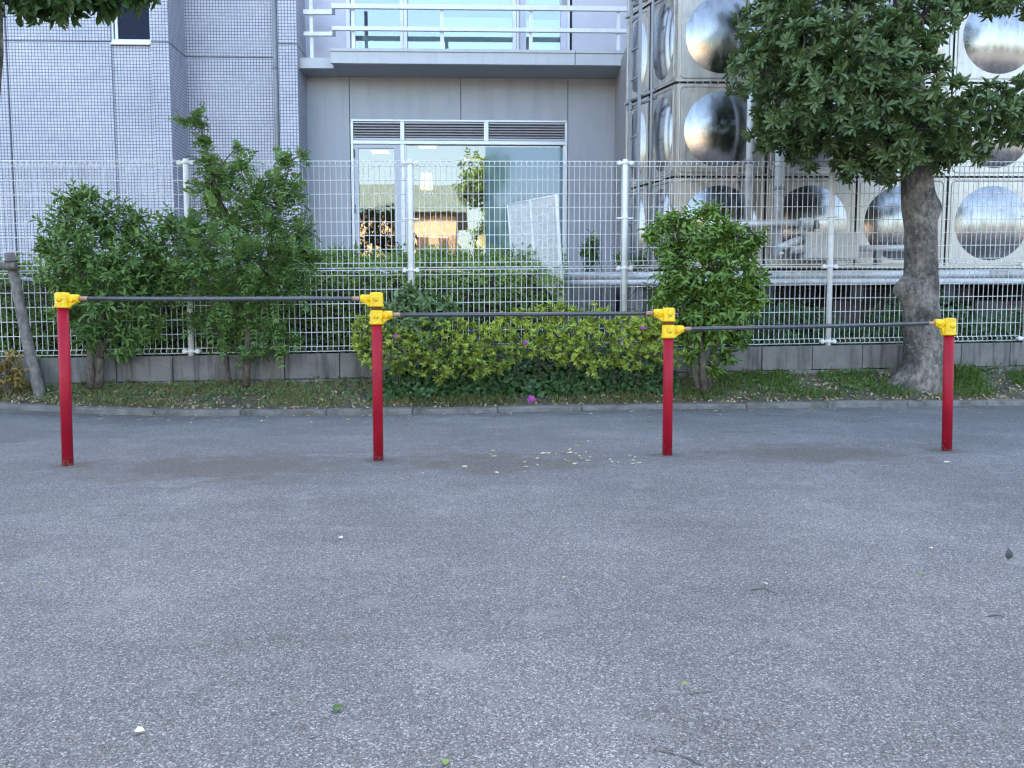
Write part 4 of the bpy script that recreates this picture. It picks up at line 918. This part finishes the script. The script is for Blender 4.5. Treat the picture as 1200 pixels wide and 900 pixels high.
# ------------------------------------------------------------------ shrubs
def shrub(name, label, base_px, Y, clumps, style, mat, stems, cat="shrub"):
    b = at(*base_px, Y); o = thing(name, label, cat, b)
    lv = Leaves(); br = MB()
    for st_ in stems:
        pts = [at(px, py, Y + dy) for (px, py, dy, _) in st_]; br.tube(pts, [px_r(q[3], Y) for q in st_], 9)
    for (px, py, dY, r, dens) in clumps:
        c = np.array(at(px, py, Y + dY)); rr = px_r(r, Y); tone = 0.46 + rng.normal() * 0.09
        P = style(lv, c, rr, dens, tone)
        src = min((at(q[0], q[1], Y + q[2]) for st_ in stems for q in st_), key=lambda v: (v - Vector(c)).length + (0.25 if v.z > c[2] else 0))
        limb(br, src, c, 0.009, 0.004, 6, 0.1)
        for k in range(min(6, len(P))): limb(br, c, Vector(P[k]), 0.004, 0.0018, 4, 0.08, 4)
    lv.build("foliage", mat, o); br.build("stems", M["twig"], o)
    return o
def style_broad(lv, c, rr, dens, tone):
    n = int(5 + 270 * rr * rr * dens * 4); P, A = tips(c, (rr * 1.15, rr * 1.15, rr * 1.15), n, 0.1, 0.6); sprays(lv, P, A, 7, 0.13, 0.072, 0.027, tone, 48, 0.25); return P
def style_feather(lv, c, rr, dens, tone):
    n = int(2 + 430 * rr * rr * dens * 4); P, A = tips(c, (rr * 1.3, rr * 1.3, rr * 1.2), n, 0.1, 0.3); pinnate(lv, P, A, 5, 0.15, 0.048, 0.0185, tone); return P
def style_gloss(lv, c, rr, dens, tone):
    n = int(6 + 270 * rr * rr * dens * 4); P, A = tips(c, (rr * 1.1, rr * 1.1, rr * 1.1), n, 0.15, 0.5); sprays(lv, P, A, 7, 0.10, 0.070, 0.028, tone, 55, 0.6); return P
def style_azalea(lv, c, rr, dens, tone):
    n = int(8 + 330 * rr * rr * dens * 4); P, A = tips(c, (rr, rr, rr), n, 0.4, 0.6); rosettes(lv, P, A, 8, 0.046, 0.0165, tone + rng.normal(size=n) * 0.12, (35, 80), (0.35, 0.45, 0.7, 0.42)); return P
def style_droop(lv, c, rr, dens, tone):
    n = int(10 + 200 * rr * rr * dens * 4); P, A = tips(c, (rr, rr, rr * 0.8), n, 0.3, 0.2); sprays(lv, P, A, 6, 0.07, 0.085, 0.034, tone, 60, 0.9); return P

shrub("broad_leaf_shrub", "bushy green shrub with forked pale stems behind the leftmost red post", (113, 449), 6.86,
      [(85, 235, 0, 20, 1), (75, 262, 0.0, 26, 1), (115, 255, -.05, 30, 1), (60, 285, 0, 18, 0.9), (150, 265, 0, 28, 1), (95, 295, -.12, 34, 1), (140, 305, -.15, 36, 1), (180, 290, 0, 28, 1), (75, 320, 0, 26, 1), (120, 340, -.1, 34, 1), (165, 345, 0, 32, 1), (85, 360, 0.02, 26, 1), (190, 330, .05, 28, .9), (110, 385, -.05, 26, .8), (150, 385, 0.0, 26, .8), (140, 410, -.02, 16, .7), (108, 225, 0, 8, 1.2), (52, 292, 0, 10, 1), (180, 385, 0.05, 20, .6), (200, 262, .05, 18, .8)],
      style_broad, M["leafA"], [[(108, 455, 0, 5.5), (106, 430, 0, 5), (107, 405, -.02, 4.2), (103, 392, 0, 3.2), (95, 340, 0, 2.5), (88, 280, 0, 1.5)], [(116, 455, 0, 5), (118, 425, .02, 4.5), (115, 398, 0.02, 3.6), (125, 350, 0, 2.6), (130, 290, 0, 1.5)], [(116, 420, 0, 2.5), (140, 370, .03, 2.2), (170, 320, 0.03, 1.5)]])
shrub("feathery_shrub", "tall feathery shrub with fine leaflets, its tip rising above the white fence", (288, 447), 6.92,
      [(232, 130, 0, 6, 1.6), (234, 142, 0, 9, 1.2), (212, 138, 0, 5, 1.4), (238, 162, 0, 13, 1.0), (222, 140, 0, 6, .9), (245, 185, 0, 18, 1), (262, 205, 0, 24, 1), (248, 225, 0, 24, 1), (285, 190, 0, 18, .9), (280, 170, 0, 8, .9), (335, 185, 0.02, 16, 1), (355, 180, .02, 8, .9), (325, 210, 0, 24, 1), (300, 230, 0, 28, 1), (345, 225, 0, 16, .9), (270, 255, -.05, 32, 1), (225, 270, 0, 26, 1), (320, 260, 0, 32, 1), (355, 270, 0, 20, .9), (240, 300, -.12, 34, 1), (290, 300, -.12, 36, 1), (335, 300, -.05, 32, 1), (365, 300, 0, 16, .9), (215, 325, 0, 26, 1), (260, 340, -.1, 34, 1), (310, 340, -.05, 34, 1), (345, 335, 0, 22, .9), (240, 375, 0, 24, .8), (285, 375, 0, 28, .9), (325, 385, 0, 20, .8), (265, 400, 0, 16, .6), (310, 408, -.02, 16, .7), (345, 395, 0.03, 12, .6), (290, 412, -.05, 14, .7), (330, 412, 0, 10, .7)],
      style_feather, M["leafB"], [[(288, 452, 0, 5), (290, 420, 0, 4.4), (291, 390, 0, 4), (286, 340, 0, 3.2), (270, 270, 0, 2.4), (250, 210, 0, 1.6), (236, 150, 0, 0.8), (232, 128, 0, 0.5)], [(291, 380, 0, 3), (310, 320, 0, 2.2), (328, 240, 0, 1.5), (340, 190, 0, 0.8)], [(270, 450, 0.05, 2.2), (262, 400, .05, 2), (240, 330, .03, 1.5)]])
shrub("glossy_shrub", "rounded glossy green shrub standing between the third red post and the tree", (825, 452), 6.82,
      [(830, 245, 0, 16, 1), (805, 262, 0, 22, 1), (850, 265, 0, 22, 1), (775, 262, 0.02, 14, .8), (790, 255, .02, 10, 1), (762, 275, .05, 12, .7), (790, 290, 0, 26, 1), (830, 285, -.1, 34, 1), (870, 295, 0, 26, 1), (885, 280, 0.02, 14, .8), (800, 320, -.08, 32, 1), (845, 325, -.14, 36, 1), (880, 325, 0, 24, 1), (780, 340, 0, 20, .9), (815, 355, -.08, 32, 1), (855, 358, -.08, 32, 1), (885, 350, 0, 16, .9), (835, 385, -.04, 28, .9), (805, 385, 0, 22, .8), (865, 388, 0, 20, .8), (810, 415, .03, 16, .5), (850, 412, 0, 16, .6), (835, 432, 0, 12, .5), (770, 350, 0, 10, .9)],
      style_gloss, M["leafC"], [[(825, 458, 0, 4.5), (823, 425, 0, 4.2), (821, 400, 0, 4.2), (822, 350, 0, 3.2), (826, 290, 0, 2)], [(830, 455, 0, 3), (838, 410, 0, 2.5), (852, 350, 0, 2), (858, 300, 0, 1.4)], [(818, 455, 0, 3.2), (812, 430, .03, 3), (800, 370, 0, 2), (790, 290, 0, 1.4)]])

az = []
for k in range(60):
    px = 425 + (790 - 425) * (k + random.random()) / 60; row = k % 3
    top = 374 + 5 * math.sin(px / 37.0) + (-5 if px > 600 else 4) - (4 if 690 < px < 780 else 0)
    py = (top + 8, top + 26, top + 46)[row] + random.uniform(-5, 5)
    az.append((px, py, (0.10, -0.03, -0.12)[row] + random.uniform(-.04, .04), random.uniform(12, 17), 1.0))
az += [(428, 385, -.05, 14, 1), (432, 412, -.08, 15, 1), (438, 368, -.05, 10, 1), (420, 400, -.05, 9, 1), (755, 378, -.05, 14, 1), (780, 375, -.05, 12, 1), (525, 428, -.2, 14, 1), (560, 430, -.2, 12, 1), (700, 430, -.22, 12, 1)]
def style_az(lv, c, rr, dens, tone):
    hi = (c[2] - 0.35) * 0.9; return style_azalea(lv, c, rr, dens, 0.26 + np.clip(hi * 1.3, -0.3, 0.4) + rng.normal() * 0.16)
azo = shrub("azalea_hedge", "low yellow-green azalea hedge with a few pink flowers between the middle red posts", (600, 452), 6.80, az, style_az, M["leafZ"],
      [[(px, 455, 0.1, 0.9), (px + random.uniform(-8, 8), 430, 0.07, 0.8), (px + random.uniform(-14, 14), 400, 0.03, 0.6)] for px in range(440, 800, 28)], "hedge")
lv = Leaves()
for (px, py, dY) in ((464, 394, -.28), (616, 402, -.34), (753, 385, -.3)):
    c = np.array(at(px, py, 6.80 + dY)); rosettes(lv, np.array([c]), np.array([[0, -1.0, 0.4]]), 7, 0.026, 0.02, 0.4, (55, 85))
lv.build("flower", M["petal"], azo)
shrub("drooping_shrub", "small shrub with drooping grey-green leaves rising behind the azalea hedge", (480, 450), 6.98,
      [(470, 355, 0, 18, 1), (500, 352, 0, 16, 1), (450, 362, 0, 12, .9), (525, 360, -.03, 14, .9), (485, 375, -.08, 20, 1), (460, 385, -.1, 16, .9), (515, 378, -.05, 14, .9), (480, 340, 0, 8, 1), (500, 398, -.12, 14, .7)],
      style_droop, M["leafD"], [[(480, 452, 0, 2.5), (482, 400, 0, 2), (478, 360, 0, 1.2)]])
shrub("russet_plant", "small plant with russet and yellow leaves at the foot of the timber stake", (12, 460), 6.72,
      [(8, 440, 0, 12, .25), (22, 432, 0, 8, .2), (3, 425, 0, 9, .2), (15, 418, 0, 6, .2), (24, 446, 0, 6, .2), (-8, 440, 0, 12, .25)], style_broad, M["leafR"], [[(12, 462, 0, 1.5), (10, 435, 0, 1.2)]], "plant")

# ivy-like ground cover under the azaleas and behind the fence on the right
def scatter(n, fx_, Lr, Wr, tone, lv, tilt=0.5):
    P = np.array([fx_() for _ in range(n)]); A = unit(np.array([[0, -0.7, 0.9]]) + rng.normal(size=(n, 3)) * tilt); U, _w = frame(A); ph = rng.random(n) * 6.28
    D = U * np.cos(ph)[:, None] + _w * np.sin(ph)[:, None] - np.array([0, 0, 0.35])
    lv.add(P, D, A, rng.uniform(*Lr, n), rng.uniform(*Wr, n), tone + rng.normal(size=n) * 0.2, 0.1, 0.15, (0.18, 0.55, 0.6, 0.42))
lv = Leaves()
def ivy_pt():
    x = random.uniform(-1.25, 1.55); t = random.random() ** 0.8; p = bedp(x, 0.20 + 0.75 * t); ed = min(1, (x + 1.3) * 2.0, (1.6 - x) * 2.5); return (p.x, p.y, p.z + random.random() * (0.07 + 0.30 * t) * max(0.15, ed))
scatter(8000, ivy_pt, (0.034, 0.058), (0.03, 0.046), 0.4, lv)
o = lv.build("ground_cover", M["leafI"], loc=(0, 6.9, 0.15)); props(o, "dark ivy-like ground cover", None, kind="stuff")
lv = Leaves()
def ivy2():
    x = random.uniform(0.7, 6.2); y = fy(x) + random.uniform(0.12, 0.75); return (x, y, 0.33 + random.random() ** 1.5 * (0.42 + 0.45 * max(0, mnoise.noise(Vector((x * 1.3, 4, 0))) + 0.35)))
scatter(11000, ivy2, (0.04, 0.07), (0.03, 0.05), 0.35, lv)
o = lv.build("ground_cover", M["leafI"], loc=(3, 8, 0.3)); props(o, kind="stuff")

# clipped hedge behind the fence
hd = thing("clipped_hedge", "long clipped green hedge behind the fence below the window and tiled wall", "hedge", (-2.8, 7.9, 0.33))
def hz(x): return 1.30 + 0.03 * mnoise.noise(Vector((x * 1.7, 3, 0))) + (0.10 if x > -2.2 else 0.0)
def hy0(x): return fy(x) + 0.35
XE = 0.55
core = MB(); hx = np.linspace(-9, XE - 0.1, 40)
for x in hx:
    y0 = hy0(x) + 0.1; z1 = hz(x) - 0.09
    core.v += [(x, y0, 0.3), (x, y0, z1 - 0.32), (x, y0 + 0.25, z1 - 0.06), (x, y0 + 0.9, z1), (x, y0 + 1.25, z1 - 0.25), (x, y0 + 1.3, 0.3)]
for i in range(len(hx) - 1):
    for j in range(5): core.f.append((i * 6 + j, (i + 1) * 6 + j, (i + 1) * 6 + j + 1, i * 6 + j + 1)); core.sm.append(True)
core.f.append(tuple((len(hx) - 1) * 6 + j for j in range(6))); core.sm.append(False)
core.build("dark_core", M["soil"], hd)  # solid dark core added inside the foliage to block gaps
n = 9500; xs_ = rng.uniform(-7.2, XE, n); f_ = rng.random(n); P = []; A = []
for x, f in zip(xs_, f_):
    y0 = hy0(x); z1 = hz(x); d = rng.normal() * 0.05
    if f < 0.5: t = f / 0.5; P.append((x, y0 + d, 0.32 + (z1 - 0.6) * t)); A.append((0, -1, 0.35))
    elif f < 0.68: t = (f - .5) / .18; P.append((x, y0 + 0.27 * t + d, z1 - 0.28 + 0.27 * t)); A.append((0, -0.6, 1))
    else: t = (f - .68) / .32; P.append((x, y0 + 0.27 + 1.0 * t, z1 + 0.02 * math.sin(x * 5) + d)); A.append((0, -0.1, 1))
P = np.array(P); A = unit(np.array(A) + rng.normal(size=(n, 3)) * 0.35)
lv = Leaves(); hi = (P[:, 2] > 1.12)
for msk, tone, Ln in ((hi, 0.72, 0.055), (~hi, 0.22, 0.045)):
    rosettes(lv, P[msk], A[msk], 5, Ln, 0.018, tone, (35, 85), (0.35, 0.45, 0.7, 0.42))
ns = 260; xs_ = rng.uniform(-2.3, XE, ns); P = np.array([(x, hy0(x) + rng.uniform(0.4, 1.2), hz(x) + rng.uniform(0.04, 0.17)) for x in xs_]); A = unit(np.array([[0, 0, 1.0]]) + rng.normal(size=(ns, 3)) * 0.3)
sprays(lv, P, A, 7, 0.16, 0.075, 0.014, 0.5, 40, 0.0)
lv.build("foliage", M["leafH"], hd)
# two saplings right of the gate leaf
for (px, h, lab) in ((705, 268, "taller narrow-leaved sapling behind the fence left of the steel tank"), (735, 285, "shorter narrow-leaved sapling behind the fence close to the tank ladder")):
    b = at(px, 335, 8.6); o = thing("sapling", lab, "plant", Vector((b.x, 8.6, 0.33))); lv = Leaves(); t_ = at(px, h, 8.6); br = MB(); br.tube([Vector((b.x, 8.6, 0.33)), Vector((t_.x, 8.6, t_.z))], [0.008, 0.003], 6)
    for k in range(5):
        q_ = np.array([t_.x + rng.normal() * 0.10, 8.6 + rng.normal() * 0.1, t_.z - 0.06 - abs(rng.normal()) * 0.22]); P_n, A_n = tips(q_, (0.07, 0.07, 0.12), 9, 0.1, 0.9); sprays(lv, P_n, A_n, 8, 0.14, 0.085, 0.016, 0.3, 45, 0.2); limb(br, Vector((b.x, 8.6, q_[2] - 0.25)), q_, 0.005, 0.002, 5)
    lv.build("foliage", M["leafA"], o); br.build("stems", M["twig"], o)

# ------------------------------------------------------------------ grass, litter and fallen leaves
def blades(n, ptf, hr, wd, tone, mat, name):
    lv = Leaves(); P = np.array([ptf() for _ in range(n)]); D = unit(np.array([[0, 0, 1.0]]) + rng.normal(size=(n, 3)) * 0.45); Nn = unit(rng.normal(size=(n, 3)) * [1, 1, 0.1] + [0, -0.4, 0])
    lv.add(P, D, Nn, rng.uniform(*hr, n), wd, tone + rng.normal(size=n) * 0.25, 0.5, 0.1, (0.2, 0.5, 0.6, 0.4)); o = lv.build(name, mat, loc=(0, 6.8, 0.15)); props(o, kind="stuff")
def gpt(x0, x1, t0=0.02, t1=0.97):
    def f():
        while True:
            x = random.uniform(x0, x1); t = random.uniform(t0, t1)
            if mnoise.noise(Vector((x * 2.3, t * 2.0, 7))) + 0.35 > random.random() * 0.8: return tuple(bedp(x, t))
    return f
blades(7000, gpt(-4.8, -0.9, 0.06), (0.02, 0.065), 0.0038, 0.75, M["grass"], "grass")
blades(1500, gpt(-0.9, 1.6, 0.02, 0.3), (0.03, 0.07), 0.005, 0.40, M["grass"], "grass")
blades(8000, gpt(1.5, 6.5, 0.06), (0.025, 0.085), 0.0034, 0.6, M["grassg"], "grass")
blades(2600, gpt(3.9, 6.5, 0.3), (0.05, 0.14), 0.0034, 0.5, M["grassg"], "grass")
def lit():
    x = random.uniform(-5, 6); t = random.random() ** 1.3; p = bedp(x, t); return (p.x, p.y, p.z + 0.012)
lv = Leaves(); scatter(2200, lit, (0.025, 0.055), (0.010, 0.02), 0.45, lv, 0.3); o = lv.build("leaf_litter", M["litter"], loc=(0, 6.7, 0.1)); props(o, kind="stuff")
# weeds
lv = Leaves()
def wd(): x = random.choice((random.uniform(-4.2, -1.2), random.uniform(2.0, 6.0))); t = random.uniform(0.1, 0.95); p = bedp(x, t); return (p.x, p.y, p.z + random.uniform(0.01, 0.06))
scatter(1500, wd, (0.02, 0.045), (0.012, 0.025), 0.75, lv, 0.5); o = lv.build("weeds", M["leafI"], loc=(0, 6.8, 0.1)); props(o, kind="stuff")

def one_leaf(px, py, ln, w, mat, name, label, cat, group=None, stand=False, tone=None, ground=True):
    p = onground(px, py) if ground is True else Vector(ground); lv = Leaves(); a = random.uniform(0, 6.28)
    D = (0.15, 0.1, 1.0) if stand else (math.cos(a), math.sin(a), random.uniform(0.0, 0.12)); Nn = (0, -1, 0.2) if stand else (random.uniform(-.25, .25), random.uniform(-.4, 0), 1)
    lv.add(np.array([p + Vector((0, 0, 0.006 if not stand else 0.001))]), np.array([D]), np.array([Nn]), ln, w, random.random() if tone is None else tone, 0.10, 0.18, (0.28, 0.5, 0.66, 0.45))
    o = lv.build(name, mat, loc=p); sol = o.modifiers.new("thickness", 'SOLIDIFY'); sol.thickness = 0.0006
    props(o, label, cat, group); return o
PL = "pale fallen leaf in the loose scatter on the dirt patch between the middle posts"
for k in range(40):
    px, py = 655 + random.gauss(0, 52), 541 + random.gauss(0, 9)
    if px > 762 or px < 545: px = random.uniform(640, 735)
    one_leaf(px, py, random.uniform(0.022, 0.042), random.uniform(0.009, 0.016), M["palel"], "fallen_leaf", PL, "leaf", "pale leaves scattered under the middle bar")
KL = "pale scrap of leaf lying on the asphalt along the kerb"
for k in range(85):
    px = random.uniform(20, 1190); p = onground(px, 520); y = ky(p.x) - abs(random.gauss(0.03, 0.22)); x = (px - 600) / F * y
    one_leaf(0, 0, random.uniform(0.02, 0.045), random.uniform(0.009, 0.018), random.choice((M["palel"], M["litter"], M["litter"])), "fallen_leaf", KL, "leaf", "leaf scraps along the kerb", ground=(x, y, gz(x, y)))
AL = "tiny pale leaf scrap lying alone on the open asphalt"
for k in range(15):
    one_leaf(random.uniform(30, 1180), random.uniform(505, 700), random.uniform(0.010, 0.022), random.uniform(0.006, 0.010), random.choice((M["palel"], M["litter"])), "fallen_leaf", AL, "leaf", "tiny leaf scraps on the asphalt")
one_leaf(397, 829, 0.028, 0.018, M["greenl"], "fallen_leaf", "dark green crumpled leaf on the asphalt at lower centre left", "leaf", tone=0.0)
one_leaf(522, 893, 0.018, 0.014, M["greenl"], "fallen_leaf", "bright green leaf piece at the bottom edge left of centre", "leaf", tone=0.9)
one_leaf(1181, 656, 0.036, 0.024, M["greyl"], "fallen_leaf", "grey leaf standing upright on the asphalt near the right edge", "leaf", stand=True)
one_leaf(157, 860, 0.020, 0.015, M["palel"], "paper_scrap", "cream paper scrap on the asphalt near the lower left corner", "scrap", tone=1.0)
one_leaf(402, 632, 0.022, 0.014, M["palel"], "paper_scrap", "white scrap on the open asphalt below the second red post", "scrap", tone=1.0)
one_leaf(798, 803, 0.014, 0.012, M["greenl"], "fallen_leaf", "small yellow-green leaf beside the short twig at lower right", "leaf", tone=1.0)
one_leaf(1085, 674, 0.03, 0.008, M["greenl"], "fallen_leaf", "slender light green leaf on the asphalt left of the upright grey leaf", "leaf", tone=0.6)
one_leaf(1106, 543, 0.05, 0.014, M["palel"], "fallen_leaf", "long pale leaf on the asphalt at the foot of the rightmost post", "leaf", tone=0.95)
p = at(622, 464, 6.62); fl = Leaves(); c = np.array([(p.x, 6.64, bz(p.x, 0.08) + 0.03)]); rosettes(fl, c, np.array([[0.1, -0.8, 0.6]]), 8, 0.045, 0.03, 0.6, (50, 85))
o = fl.build("fallen_flower", M["petal"], loc=(p.x, 6.64, bz(p.x, 0.1))); props(o, "magenta azalea flower lying in the grass by the kerb", "flower")
def twig_obj(pts, r, label):
    w = [onground(*q) + Vector((0, 0, r + 0.001)) for q in pts]; o = MB().tube(w, r, 6).build("fallen_twig", M["stake"], loc=w[0]); props(o, label, "twig")
twig_obj([(766, 879), (785, 883), (805, 889), (824, 898)], 0.0013, "pale thin twig on the asphalt at the bottom edge")
twig_obj([(804, 814), (818, 812), (833, 811)], 0.0012, "short pale twig on the asphalt right of centre")
twig_obj([(880, 692), (895, 690), (908, 695)], 0.0016, "dark twig in the middle of the right asphalt")
twig_obj([(1157, 723), (1168, 721), (1177, 724)], 0.0018, "small dark twig near the right edge of the asphalt")

# ------------------------------------------------------------------ behind the photographer (seen only in the glass and steel)
hs = thing("timber_house", "timber house across the yard mirrored in the big window", "house", (-7, -15, 0))
MB().box(-13, -1.6, -22, -15, -0.1, 6.6).build("wall", M["hwall"], hs)
MB().add([(-13.6, -14.3, 6.5), (-1.0, -14.3, 6.5), (-1.0, -22.7, 6.5), (-13.6, -22.7, 6.5), (-13.6, -18.5, 8.6), (-1.0, -18.5, 8.6)], [(0, 1, 5, 4), (2, 3, 4, 5), (1, 2, 5), (3, 0, 4), (3, 2, 1, 0)]).build("roof", M["hroof"], hs)
MB().box(-13, -1.6, -15.1, -14.9, 2.9, 3.2).box(-5.0, -4.6, -15.1, -14.9, 0, 6.4).box(-3.6, -2.0, -15.12, -14.95, 0.2, 5.2).build("timber_beam", M["hdark"], hs)
MB().box(-6.8, -5.4, -15.08, -14.94, 0.1, 2.8).box(-10.5, -9.0, -15.08, -14.94, 3.6, 5.4).build("render_panel", M["hcream"], hs)
def back_tree(x, y, h, r, label):
    o = thing("street_tree", label, "tree", (x, y, 0)); MB().tube([(x, y, -0.1), (x + .1, y, h * 0.35), (x, y, h * 0.7)], [0.22, 0.17, 0.08], 10).build("trunk", M["bark"], o); lv = Leaves()
    for k in range(16):
        c = np.array([x, y, h * 0.62]) + rng.normal(size=3) * np.array([r * 0.45, r * 0.45, h * 0.16]); P, A = tips(c, (r * 0.4,) * 3, 60, 0.3, 0.3); sprays(lv, P, A, 6, 0.25, 0.2, 0.10, 0.5)
    lv.build("crown", M["leafA"], o)
back_tree(0.2, -9.0, 9.6, 2.1, "bushy tree across the yard mirrored beside the teal blind")
back_tree(-10.0, -10.0, 5.5, 1.5, "smaller tree in front of the timber house")
back_tree(13.0, -20.0, 7.5, 2.5, "broad tree far across the yard")

# ------------------------------------------------------------------ light
SUN_EL, SUN_ROT = R(28), R(8)
w = bpy.data.worlds.new("World"); S.world = w; w.use_nodes = True; nt = w.node_tree; nt.nodes.clear()
sky = N(nt, "ShaderNodeTexSky", sky_type='NISHITA', sun_disc=False, sun_elevation=SUN_EL, sun_rotation=SUN_ROT, air_density=1.0, dust_density=3.5, ozone_density=0.15)
bg = N(nt, "ShaderNodeBackground", Strength=0.15); wo = nt.nodes.new("ShaderNodeOutputWorld"); L(nt, sky.outputs[0], bg.inputs[0]); L(nt, bg.outputs[0], wo.inputs[0])
sl = bpy.data.lights.new("sun", 'SUN'); sl.energy = 3.5; sl.angle = R(0.5); sl.color = (1.0, 0.95, 0.88); so = bpy.data.objects.new("sun", sl); COL.objects.link(so)
sdir = Vector((math.sin(SUN_ROT) * math.cos(SUN_EL), math.cos(SUN_ROT) * math.cos(SUN_EL), math.sin(SUN_EL)))
so.rotation_euler = sdir.to_track_quat('Z', 'Y').to_euler(); so.location = sdir * 50
S.view_settings.view_transform = 'Standard'; S.view_settings.look = 'None'; S.view_settings.gamma = 1.0; S.view_settings.exposure = 2.7
S.render.engine = 'CYCLES'; S.cycles.use_denoising = True; S.cycles.max_bounces = 8; S.cycles.transparent_max_bounces = 16; S.cycles.caustics_reflective = False; S.cycles.caustics_refractive = False
S.cycles.filter_width = 1.3
